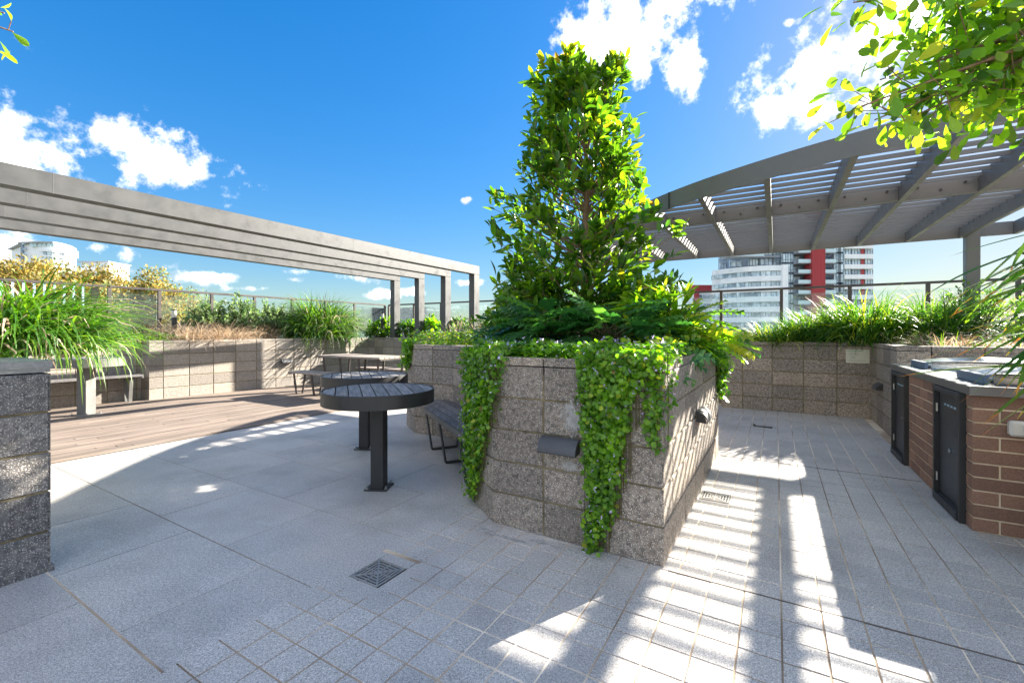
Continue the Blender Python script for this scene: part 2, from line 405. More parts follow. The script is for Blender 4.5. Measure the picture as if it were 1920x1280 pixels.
M_soil = mat('garden soil', (0.05, 0.035, 0.025), 1.0, build=lambda nt, b: (lambda q: (q.L(q.ramp(q.noise(50, 5, 0.7), [(0.3, (0.02, 0.014, 0.01)), (0.7, (0.11, 0.078, 0.05))]), b.inputs['Base Color']), q.bump(q.noise(30, 5, 0.7), 1.0, 0.03, b)))(NB(nt)))
M_lens = mat('frosted lamp lens', (0.6, 0.58, 0.52), 0.3)
def f_glass(nt, b):
    q = NB(nt); nt.nodes.remove(b); out = nt.nodes['Material Output']
    tr = q.n('ShaderNodeBsdfTransparent'); tr.inputs[0].default_value = (0.92, 0.97, 0.98, 1)
    gl = q.n('ShaderNodeBsdfGlossy'); gl.inputs['Roughness'].default_value = 0.02
    df = q.n('ShaderNodeBsdfDiffuse'); df.inputs[0].default_value = (0.7, 0.8, 0.88, 1)
    fr = q.n('ShaderNodeFresnel'); fr.inputs[0].default_value = 1.5
    m1 = q.n('ShaderNodeMixShader'); q.L(fr.outputs[0], m1.inputs[0]); q.L(tr.outputs[0], m1.inputs[1]); q.L(gl.outputs[0], m1.inputs[2])
    m2 = q.n('ShaderNodeMixShader'); m2.inputs[0].default_value = 0.035
    q.L(m1.outputs[0], m2.inputs[1]); q.L(df.outputs[0], m2.inputs[2]); q.L(m2.outputs[0], out.inputs[0])
M_glass = mat('balustrade glass', (0.8,)*3, build=f_glass)

def leafmat(name, stops, trans, rough=0.38, tamt=0.4, spec=0.5, clump=0.0):
    "stops: colour range from leaf to leaf; trans: tint of light through the blade"
    m = bpy.data.materials.new(name); m.use_nodes = True; nt = m.node_tree; q = NB(nt)
    b = nt.nodes['Principled BSDF']; out = nt.nodes['Material Output']
    g = q.n('ShaderNodeNewGeometry'); oi = q.n('ShaderNodeObjectInfo')
    r = q.math('FRACT', q.math('ADD', g.outputs['Random Per Island'], oi.outputs['Random']), 0)
    c = q.ramp(r, stops)
    if clump:
        c = q.mix(1.0, c, q.ramp(q.noise(clump, 3), [(0.35, (0.62, 0.7, 0.7)), (0.65, (1.2, 1.12, 1.0))]), 'MULTIPLY')
    q.L(c, b.inputs['Base Color']); b.inputs['Roughness'].default_value = rough; b.inputs['Specular IOR Level'].default_value = spec
    tl = q.n('ShaderNodeBsdfTranslucent'); tcol = q.mix(1.0, c, trans, 'MULTIPLY')
    sc = q.n('ShaderNodeVectorMath', operation='SCALE'); sc.inputs['Scale'].default_value = 2.05; q.L(tcol, sc.inputs[0]); q.L(sc.outputs[0], tl.inputs[0])
    mx = q.n('ShaderNodeMixShader'); mx.inputs[0].default_value = tamt
    q.L(b.outputs[0], mx.inputs[1]); q.L(tl.outputs[0], mx.inputs[2]); q.L(mx.outputs[0], out.inputs[0])
    return m
M_leaf = leafmat('glossy green leaf', [(0, (0.025, 0.07, 0.012)), (0.5, (0.075, 0.17, 0.018)), (1, (0.19, 0.29, 0.024))], (1.4, 1.45, 0.28), 0.3, 0.46, 0.5, 3.5)
M_leafnew = leafmat('young yellow leaf', [(0, (0.14, 0.23, 0.02)), (0.75, (0.27, 0.29, 0.025)), (1, (0.36, 0.2, 0.025))], (1.2, 1.1, 0.3), 0.35, 0.45)
M_philo = leafmat('dark lobed leaf', [(0, (0.02, 0.075, 0.028)), (0.6, (0.05, 0.14, 0.045)), (1, (0.11, 0.22, 0.045))], (1.2, 1.5, 0.5), 0.28, 0.3)
M_viola = leafmat('small round leaf', [(0, (0.06, 0.16, 0.008)), (0.5, (0.13, 0.28, 0.014)), (0.95, (0.2, 0.36, 0.02)), (0.99, (0.42, 0.44, 0.03)), (1, (0.25, 0.14, 0.05))], (1.1, 1.3, 0.4), 0.42, 0.35, 0.5, 7.0)
M_flower = leafmat('lilac petal', [(0, (0.5, 0.4, 0.7)), (1, (0.72, 0.65, 0.85))], (1, 1, 1), 0.6, 0.3)
M_grass = leafmat('strap grass', [(0, (0.025, 0.085, 0.012)), (0.5, (0.06, 0.15, 0.018)), (1, (0.15, 0.24, 0.03))], (1.2, 1.3, 0.35), 0.45, 0.38, 0.35)
M_grassdark = leafmat('deep green strap grass', [(0, (0.015, 0.055, 0.018)), (0.6, (0.04, 0.11, 0.025)), (1, (0.14, 0.21, 0.03))], (1.3, 1.4, 0.4), 0.45, 0.38, 0.35)
M_dry = leafmat('dry straw', [(0, (0.24, 0.17, 0.11)), (0.5, (0.42, 0.33, 0.235)), (1, (0.6, 0.5, 0.38))], (1, 0.95, 0.85), 0.7, 0.3)
M_drybrown = leafmat('dead brown stalk', [(0, (0.08, 0.04, 0.025)), (0.5, (0.17, 0.085, 0.05)), (1, (0.3, 0.18, 0.1))], (1, 0.9, 0.7), 0.7, 0.2)
M_sage = leafmat('grey green leaf', [(0, (0.06, 0.12, 0.06)), (0.5, (0.14, 0.21, 0.1)), (1, (0.28, 0.34, 0.17))], (1, 1.1, 0.6), 0.5, 0.35)
M_shrub = leafmat('mid green shrub leaf', [(0, (0.02, 0.07, 0.018)), (0.5, (0.05, 0.13, 0.025)), (1, (0.12, 0.2, 0.03))], (1.2, 1.3, 0.4), 0.4)
M_lime_leaf = leafmat('yellow green leaf', [(0, (0.1, 0.18, 0.015)), (0.5, (0.2, 0.29, 0.02)), (1, (0.4, 0.42, 0.04))], (1.1, 1.1, 0.4), 0.45, 0.42)
M_bright = leafmat('backlit fresh leaf', [(0, (0.06, 0.14, 0.015)), (0.5, (0.12, 0.23, 0.018)), (1, (0.2, 0.32, 0.025))], (1.3, 1.45, 0.3), 0.3, 0.5)
M_golden = leafmat('golden foliage', [(0, (0.1, 0.085, 0.02)), (0.5, (0.27, 0.2, 0.04)), (1, (0.42, 0.31, 0.08))], (1, 0.95, 0.6), 0.6, 0.3)
M_bark = mat('orange brown bark', (0.2, 0.11, 0.06), 0.85, build=lambda nt, b: (lambda q: (q.L(q.ramp(q.noise(30, 5, 0.7, stretch=(1, 1, 0.3)), [(0.3, (0.12, 0.07, 0.045)), (0.7, (0.36, 0.22, 0.13))]), b.inputs['Base Color']), q.bump(q.noise(40, 5, 0.7), 0.6, 0.01, b)))(NB(nt)))
M_stem = mat('green brown stem', (0.1, 0.08, 0.03), 0.8)

# ------------------------------------------------------------------ foliage tools
def tmpl_leaf(w=0.38, rows=(0.0, 0.28, 0.55, 0.82, 1.0), prof=(0.0, 0.78, 1.0, 0.62, 0.0), fold=0.10, curl=0.16):
    v = []; f = []
    for i, (y, p) in enumerate(zip(rows, prof)):
        z = -curl*y*y
        if p == 0: v.append((0, y, z))
        else:
            h = w/2*p; v += [(-h, y, z+fold*p*0.5), (0, y, z-fold*p*0.2), (h, y, z+fold*p*0.5)]
    f += [(0, 2, 1), (0, 3, 2)]
    k = 1
    for i in range(len(rows)-3):
        a, b = k, k+3
        f += [(a, a+1, b+1), (a, b+1, b), (a+1, a+2, b+2), (a+1, b+2, b+1)]; k += 3
    e = len(v)-1
    f += [(k, k+1, e), (k+1, k+2, e)]
    return np.array(v), np.array(f)
def tmpl_round(n=9, cup=0.12):
    v = [(0, 0.1, 0)]; f = []
    for i in range(n):
        a = -math.pi/2+0.35+(2*math.pi-0.7)*i/(n-1)
        v.append((0.5*math.cos(a), 0.42+0.5*math.sin(a), cup*(0.6+0.4*math.sin(5*a))))
    for i in range(1, n): f.append((0, i, i+1))
    return np.array(v), np.array(f)
def tmpl_lobed(lobes=6):
    "a deeply cut leaf: narrow lobes either side of a midrib"
    v = [(0, 0, 0)]; f = []
    mid = []
    for i in range(lobes+1):
        y = 0.08+0.86*i/lobes; mid.append(len(v)); v.append((0, y, -0.22*y*y))
    v.append((0, 1.06, -0.26)); tip = len(v)-1
    for s in (-1, 1):
        for i in range(lobes):
            y = 0.1+0.84*(i+0.5)/lobes
            wd = 0.40*math.sin(math.pi*min(1, (i+1.0)/(lobes+0.8)))**0.7
            b0, b1 = mid[i], mid[i+1]
            y0, y1 = v[b0][1], v[b1][1]
            t0 = len(v); v.append((s*wd*0.62, y0+0.10+wd*0.12, -0.22*y*y+0.03)); v.append((s*wd, y+0.16, -0.24*y*y-0.05)); v.append((s*wd*0.55, y1+0.075+wd*0.1, -0.22*y*y+0.03))
            fs = [(b0, t0, b1), (t0, t0+2, b1), (t0, t0+1, t0+2)]
            f += [g if s > 0 else g[::-1] for g in fs]
    f += [(mid[-1], mid[-1], tip)] if False else []
    a = len(v); v += [(-0.05, 0.93, -0.2), (0.05, 0.93, -0.2)]; f += [(a, a+1, tip), (mid[-2], a+1, a)]
    return np.array(v), np.array(f)
T_LEAF = tmpl_leaf(); T_OBOV = tmpl_leaf(0.5, (0, 0.35, 0.68, 0.9, 1), (0, 0.6, 1, 0.7, 0), 0.12, 0.2)
T_LANCE = tmpl_leaf(0.2, fold=0.05, curl=0.35); T_ROUND = tmpl_round(); T_LOBED = tmpl_lobed()
T_SMALL = (np.array([(0, 0, 0), (-0.22, 0.5, 0.05), (0.22, 0.5, 0.05), (0, 1, -0.1)]), np.array([(0, 2, 1), (1, 2, 3)]))
def frames(axis, nrm):
    a = axis/np.maximum(1e-9, np.linalg.norm(axis, axis=1))[:, None]
    n = nrm-(nrm*a).sum(1)[:, None]*a; n /= np.maximum(1e-9, np.linalg.norm(n, axis=1))[:, None]
    x = np.cross(a, n); return np.stack([x, a, n], axis=2)      # columns
def mesh_tris(name, V, F, mats, midx=None, smooth=False):
    me = bpy.data.meshes.new(name); nv, nf = len(V), len(F)
    me.vertices.add(nv); me.vertices.foreach_set('co', np.ascontiguousarray(V, dtype=np.float32).ravel())
    me.loops.add(nf*3); me.loops.foreach_set('vertex_index', np.ascontiguousarray(F, dtype=np.int32).ravel())
    me.polygons.add(nf); me.polygons.foreach_set('loop_start', np.arange(0, nf*3, 3, dtype=np.int32))
    try: me.polygons.foreach_set('loop_total', np.full(nf, 3, dtype=np.int32))
    except Exception: pass
    for m in mats: me.materials.append(m)
    if midx is not None: me.polygons.foreach_set('material_index', np.ascontiguousarray(midx, dtype=np.int32))
    me.polygons.foreach_set('use_smooth', np.full(nf, smooth))
    me.update(calc_edges=True); return me
def scatter_mesh(name, T, P, R, sc, mats, mi=None):
    tv, tf = T; N = len(P)
    V = np.einsum('nij,kj->nki', R, tv)*np.asarray(sc).reshape(N, 1, 1)+P[:, None, :]
    Fa = (tf[None]+(np.arange(N)*len(tv))[:, None, None]).reshape(-1, 3)
    idx = None if mi is None else np.repeat(mi, len(tf))
    return mesh_tris(name, V.reshape(-1, 3), Fa, mats, idx, smooth=True)
def put_leaves(parent, T, P, R, sc, mats, mi=None, n_single=0, name='leaf', stuffname='foliage'):
    "the leaves nearest the camera become parts of their own, the rest one mass"
    P = np.asarray(P, float); N = len(P); sc = np.broadcast_to(np.asarray(sc, float), (N,)).copy()
    mi = np.zeros(N, int) if mi is None else np.asarray(mi)
    cpos = np.array([0, 0, EYE]); dist = np.linalg.norm(P-cpos, axis=1)
    order = np.argsort(dist/sc); single = order[:n_single]; rest = order[n_single:]
    protos = {}
    for i in single:
        k = int(mi[i])
        if k not in protos: protos[k] = mesh_tris(name, T[0], T[1], [mats[k]], smooth=True)
        o = bpy.data.objects.new(name, protos[k])
        m = Matrix(R[i].tolist()).to_4x4()
        o.matrix_basis = Matrix.Translation(P[i])@m@Matrix.Scale(float(sc[i]), 4)
        C.objects.link(o); o.parent = parent; o.matrix_parent_inverse = Matrix.Translation(-WP[parent.name]); WP[o.name] = Vector(P[i])
    if len(rest):
        base = np.array(WP[parent.name])
        me = scatter_mesh(stuffname, T, P[rest]-base, R[rest], sc[rest], mats, mi[rest])
        o = bpy.data.objects.new(stuffname, me); o.location = base; link(o, parent); o['kind'] = 'stuff'
        return o
def rdir(n): 
    v = np.random.normal(size=(n, 3)); return v/np.linalg.norm(v, axis=1)[:, None]
def blades(N, base, L, w, lean=(0.15, 1.2), droop=1.6, seg=6, az=None, taper=0.6, keep=None):
    "N arching strap leaves -> vertices, triangles. base (N,3)"
    base = np.asarray(base, float); L = np.broadcast_to(L, (N,)); w = np.broadcast_to(w, (N,))
    az = np.random.uniform(0, 2*np.pi, N) if az is None else az
    th0 = np.random.uniform(lean[0], lean[1], N)                 # angle from the vertical at the root
    dr = droop*np.random.uniform(0.4, 1.25, N)
    h = np.stack([np.cos(az), np.sin(az), np.zeros(N)], 1); side = np.stack([-np.sin(az), np.cos(az), np.zeros(N)], 1)
    tw = np.random.uniform(-0.5, 0.5, N)[:, None]
    side = side*np.cos(tw)+np.array([0, 0, 1])*np.sin(tw)
    p = base.copy(); V = []
    for k in range(seg+1):
        t = k/seg; ww = (w*(1-t**2.2*0.97)*0.5)[:, None]
        V.append(p-side*ww); V.append(p+side*ww)
        th = np.minimum(th0+dr*t**1.5, 2.95)
        p = p+(h*np.sin(th)[:, None]+np.array([0, 0, 1])*np.cos(th)[:, None])*(L/seg)[:, None]
    V = np.stack(V, 1); nv = 2*(seg+1)
    f = []
    for k in range(seg):
        a = 2*k; f += [(a, a+1, a+3), (a, a+3, a+2)]
    F = (np.array(f)[None]+(np.arange(N)*nv)[:, None, None]).reshape(-1, 3)
    return V, F, nv, np.array(f)
def grass_clump(name, c, rad, L, w, N, mats, label, cat='plant', group=None, lean=(0.1, 1.1), droop=1.7, single=0, hgt=0.0, ell=1.0, rot=0.0, az=None, matw=None):
    t = thing(name, c, label, cat, group)
    r = np.sqrt(np.random.uniform(0, 1, N))*rad; a = np.random.uniform(0, 2*np.pi, N)
    x, y = r*np.cos(a), r*np.sin(a)*ell; cr, sr = math.cos(rot), math.sin(rot)
    base = np.stack([c[0]+x*cr-y*sr, c[1]+x*sr+y*cr, c[2]+hgt*(1-(r/rad)**2)], 1)
    LL = np.random.uniform(L[0], L[1], N); ww = np.random.uniform(0.7, 1.2, N)*w
    azv = None if az is None else np.random.uniform(az[0], az[1], N)
    if azv is None:
        azv = np.arctan2(base[:, 1]-c[1], base[:, 0]-c[0])+np.random.normal(0, 0.9, N)
    V, F, nv, tf = blades(N, base, LL, ww, lean, droop, az=azv)
    mi = np.random.choice(len(mats), N, p=matw) if len(mats) > 1 else np.zeros(N, int)
    if single:
        mid = V[:, nv//2]; dist = np.linalg.norm(mid-np.array([0, 0, EYE]), axis=1); order = np.argsort(dist+np.random.uniform(0, .5, N)); one = order[:single]; rest = order[single:]
        for i in one:
            b = V[i, 0]
            me = mesh_tris('blade', V[i]-b, tf, [mats[mi[i]]], smooth=True)
            o = bpy.data.objects.new('blade', me); o.location = b; link(o, t)
    else: rest = np.arange(N)
    Vr = V[rest].reshape(-1, 3)-np.array(c)
    Fr = (tf[None]+(np.arange(len(rest))*nv)[:, None, None]).reshape(-1, 3)
    me = mesh_tris('blades', Vr, Fr, mats, np.repeat(mi[rest], len(tf)), smooth=True)
    o = bpy.data.objects.new('blades', me); o.location = c; link(o, t); o['kind'] = 'stuff'
    return t
def shrub(name, c, rad, N, T, size, mats, label, cat='shrub', group=None, single=0, twigs=60, matw=None, up=0.5, topmat=None, lname='leaf'):
    "leaves in rosettes at the ends of twigs that fill an ellipsoid standing on c"
    t = thing(name, c, label, cat, group)
    rad = np.array(rad); cc = np.array(c)+np.array([0, 0, rad[2]*0.3])
    tips = rdir(twigs); tips[:, 2] = np.abs(tips[:, 2])*1.0-0.12
    tips *= np.random.uniform(0.55, 1.05, (twigs, 1)); tips = tips*rad+cc
    mb = MB()
    for p in tips[:min(twigs, 70)]:
        b = Vector(c)+Vector((p[0]-c[0], p[1]-c[1], 0))*0.15; m = (b+Vector(p))/2+Vector((0, 0, 0.08*rad[2]))
        mb.tube([b, m, Vector(p)], [0.006+0.004*rad[2], 0.005, 0.002], 5)
    mb.build('stem', M_stem, t)
    k = np.random.randint(0, twigs, N); tw = tips[k]-cc; ln = np.linalg.norm(tw, axis=1)[:, None]; td = tw/np.maximum(ln, 1e-6)
    P = tips[k]-td*np.random.uniform(0, 0.45, (N, 1))*ln+np.random.normal(0, 0.02, (N, 3))*rad
    ax = td*0.7+rdir(N)*0.8+np.array([0, 0, up*0.5]); nr = np.array([0, 0, 1])+rdir(N)*0.7+td*0.3
    sc = np.random.uniform(0.65, 1.15, N)*size
    mi = np.random.choice(len(mats), N, p=matw) if len(mats) > 1 else np.zeros(N, int)
    put_leaves(t, T, P, frames(ax, nr), sc, mats, mi, single, lname)
    return t

# ------------------------------------------------------------------ the floor
TP_N, TP_D = 0.1475, 0.1426
def in_poly(x, y, poly):
    c = False; n = len(poly)
    for i in range(n):
        x0, y0 = poly[i][0], poly[i][1]; x1, y1 = poly[(i+1) % n][0], poly[(i+1) % n][1]
        if (y0 > y) != (y1 > y) and x < (x1-x0)*(y-y0)/(y1-y0)+x0: c = not c
    return c
u_rec = Vector((-0.41, 0.912, 0)).normalized(); v_rec = Vector((0.912, 0.41, 0)).normalized()
P1, P0 = ND(-0.496, 2.355), ND(-1.54, 2.355)
Q1 = P0+u_rec*0.5; Q2 = Q1+v_rec*0.40
def hit_d(p, dirv, d):
    k = (d-p.dot(D1))/dirv.dot(D1); return p+dirv*k
I0 = hit_d(Q2, u_rec, 3.954); K0 = ND(-3.707, 3.954); K2 = K0+u_rec*0.48; K3 = K2+D1*1.9
P2 = ND(-0.49, 4.80); P3 = Vector((1.35, 6.5, 0))
CENTRE = [P1, P0, Q1, Q2, I0, K0, K2, K3, P3, P2]
C1 = Vector((-6.32, 7.73, 0)); E0 = ND(-9.09, 8.19); C2 = C1+Vector((-0.24, 0.12, 0)); R0 = C2-D1*3.2

fl = thing('terrace_floor', (0, 0, 0), None, None); fl['kind'] = 'structure'
mb = MB(); mb.prism([ND(-10.5, -3), ND(6, -3), ND(6, 9.9), ND(-10.5, 9.9)], -0.3, -0.0028)
o = mb.build('grout_bed', M_grout, fl); o['kind'] = 'structure'
mb = MB(); mb.prism([ND(-10.5, -3), ND(-1.872, -3), ND(-1.872, 9.8), ND(-10.5, 9.8)], -0.05, -0.002)
o = mb.build('grout_bed', mat('dirty grout', (0.15, 0.13, 0.11), 0.95, build=lambda nt, b: (lambda q: q.L(q.ramp(q.noise(0.9, 4), [(0.4, (0.1, 0.085, 0.07)), (0.6, (0.38, 0.31, 0.22))]), b.inputs['Base Color']))(NB(nt))), fl); o['kind'] = 'structure'
DR = [G(709, 1073), G(1341, 931), G(1431, 800.5)]            # drains
def blocked(x, y, m=0.0):
    if all(in_poly(x+a, y+b_, CENTRE) for a, b_ in ((0.1, 0), (-0.1, 0), (0, 0.1), (0, -0.1))): return True
    n = x*N1.x+y*N1.y; d = x*D1.x+y*D1.y
    if n > 1.12 and d > 3.84: return True
    if d > 7.92 and n > -0.75: return True
    return False
tiles = []
d_lines = [2.335+TP_D*k for k in range(-22, 40)]
for i, d0 in enumerate(d_lines):
    for j in range(-14, 24):
        n0 = 0.02+TP_N*j
        nb = -1.87
        if n0 < nb+((i % 2)*0.07): 
            if n0+TP_N < nb: continue
        nc, dc = n0+TP_N/2, d0+TP_D/2
        if dc < -0.6 or dc > 8.2 or nc > 3.2: continue
        p = ND(nc, dc)
        if blocked(p.x, p.y): continue
        tiles.append((nc, dc))
tile_w, tile_d = TP_N-0.0066, TP_D-0.0066
def tilebox(w, d, h=0.012, bev=0.0014):
    mb = MB(); mb.box((0, 0, -h/2), (w, d, h), None, bev); return mb
def visible(p, z=0):
    if p.y < 1.0: return False
    px = 960+F_PX*p.x/p.y; py = HOR+F_PX*(EYE-z)/p.y
    return -60 < px < 1980 and py < 1340
rz = -A1
tiles.sort(key=lambda t: (0 if visible(ND(*t)) else 1, ND(*t).length))
hole = [(DR[0], 0.10), (DR[1], 0.10), (DR[2], 0.10)]
def in_drain(p): return any(abs((p-h).dot(N1)) < 0.066+r-0.01 and abs((p-h).dot(D1)) < 0.066+r-0.01 for h, r in hole[:2])
me_t = None; ns = 0; rest = MB()
for (nc, dc) in tiles:
    p = ND(nc, dc)
    if in_drain(p): continue
    jz = random.uniform(-0.0012, 0.0012)
    if ns < 300 and visible(p):
        if me_t is None:
            me_t = bpy.data.meshes.new('tile'); b = tilebox(tile_w, tile_d); me_t.from_pydata(b.v, [], b.f); me_t.materials.append(M_tile)
        o = bpy.data.objects.new('tile', me_t); o.location = (p.x, p.y, jz); o.rotation_euler = (random.uniform(-1, 1)*0.004, random.uniform(-1, 1)*0.004, rz); link(o, fl); ns += 1
    else: rest.box((p.x, p.y, jz-0.006), (tile_w, tile_d, 0.012), rz)
# small cut pieces round the drains
for h, r in hole[:2]:
    for s in (-1, 1):
        a = 0.0
        c = h+N1*s*0.135; rest.box((c.x, c.y, -0.0064), (0.066, 0.33, 0.0125), rz)
        c = h+D1*s*0.135; rest.box((c.x, c.y, -0.0064), (0.196, 0.066, 0.0125), rz)
o = rest.build('tile_field', M_tile, fl); o['kind'] = 'stuff'
# large pavers
def paver(n0, n1, d0, d1):
    c = ND((n0+n1)/2, (d0+d1)/2)
    mb = MB(); mb.box((c.x, c.y, -0.006+random.uniform(-.0008, .0008)), (n1-n0-0.006, d1-d0-0.006, 0.012), rz, 0.0012)
    mb.build('paver', M_tile, fl)
row = 0
dd = 0.72-0.6*3
while dd < 9.6:
    off = (row % 2)*0.4
    nn = -1.87-off*1.0
    if off > 0: paver(nn, -1.875, dd, dd+0.6)
    while nn > -5.6:
        n_prev = max(nn-0.8, -5.68)
        paver(n_prev, nn-0.0, dd, dd+0.6); nn = n_prev
    dd += 0.6; row += 1
# expansion joints: dark sealant strips flush with the tiles
mb = MB()
for dj in (2.335, 4.76):
    a, b2 = ND(-0.47, dj+0.001), ND(1.9 if dj < 3 else 1.01, dj+0.001)
    mb.bar(a+Vector((0, 0, 0.0)), b2, 0.0065, 0.004)
mb.build('expansion_joint', mat('brown sealant', (0.13, 0.1, 0.08), 0.8), fl)
mb = MB(); a, b2 = ND(-1.87, 0.72), ND(-5.6, 0.72)
mb.bar(a, b2, 0.008, 0.004); mb.build('expansion_joint', M_grout, fl)
mb = MB()
for (px, py, sx, sy) in [(905,990,.2,.03),(960,1010,.25,.03),(1010,1015,.12,.05),(1060,1030,.22,.03),(1110,1045,.16,.02),(1170,1062,.1,.02),(788,1048,.15,.03),(1000,1000,.2,.02),(920,1000,.1,.05)]:
    c = G(px, py)
    k = 9; poly = [(c+N1*(sx/2*math.cos(2*math.pi*i/k)*random.uniform(.6, 1.2))+D1*(sy/2*math.sin(2*math.pi*i/k)*random.uniform(.6, 1.3))) for i in range(k)]
    mb.prism(poly, 0.0005, 0.0022)
mb.build('lime_stain', M_deposit, fl, label='pale lime deposit on the tiles in front of the planter')

# drains
def drain(p, label, half=0.093):
    t = thing('floor_drain', (p.x, p.y, 0), label, 'drain', 'square floor drains')
    mb = MB(); mb.box((p.x, p.y, -0.0045), (half*2.1, half*2.1, 0.006), rz); mb.build('pit', M_pit, t)
    for k in range(5):
        r0 = half*(1-k/5.0); r1 = r0-half*0.09
        mb = MB()
        for s in (-1, 1):
            mb.bar(p+N1*(-r0)+D1*s*(r0+r1)/2, p+N1*r0+D1*s*(r0+r1)/2, (r0-r1), 0.006)
            mb.bar(p+D1*(-r1)+N1*s*(r0+r1)/2, p+D1*r1+N1*s*(r0+r1)/2, (r0-r1), 0.0062)
        mb.build('grate_ring', M_grate, t)
    mb = MB()
    for a in (1, -1): mb.bar(p-N1*half*0.98-D1*a*half*0.98, p+N1*half*0.98+D1*a*half*0.98, 0.008, 0.0075)
    for v in (N1, D1): mb.bar(p-v*half*0.99, p+v*half*0.99, 0.006, 0.007)
    mb.build('grate_rib', M_grate, t)
drain(DR[0], 'square slotted floor drain among the small tiles near the planter front')
drain(DR[1], 'square floor drain in the sunlit tiles beside the planter right face')
t = thing('floor_outlet', DR[2], 'low brown floor outlet cover in the shaded tiles before the far right wall', 'drain')
mb = MB(); mb.bar(DR[2]-N1*0.1+Vector((0, 0, .006)), DR[2]+N1*0.1+Vector((0, 0, .006)), 0.05, 0.012, 0.002); mb.build('cover', M_bronze, t)
mb = MB(); mb.bar(DR[2]-N1*0.115+Vector((0, 0, .02)), DR[2]-N1*0.085+Vector((0, 0, .02)), 0.03, 0.02, 0.004); mb.build('lug', M_bronze, t)

# deck of boards
dk = thing('timber_deck', ND(-7.5, 4), None, None); dk['kind'] = 'structure'
mb = MB(); mb.prism([ND(-5.7, -2), ND(-5.7, 8.19), ND(-9.09, 8.19), ND(-9.6, 3), ND(-9.8, -2)], -0.0035, 0.0005)
mb.build('deck_joist', mat('dark deck underside', (0.02, 0.017, 0.015), 0.9), dk)
bw = 0.088
for k in range(44):
    n0 = -5.705-k*bw
    if n0-bw < -9.62: break
    cuts = sorted([-2.0, 8.18]+[random.uniform(0, 2.5)+2.6*j for j in range(3)])
    for a, b2 in zip(cuts[:-1], cuts[1:]):
        if b2-a < 0.3: continue
        mb = MB(); z = random.uniform(-.001, .001)
        mb.bar(ND(n0-bw/2, a+0.002, 0.006+z), ND(n0-bw/2, b2-0.002, 0.006+z), bw-0.006, 0.014, 0.002); mb.build('plank', M_deck, dk)

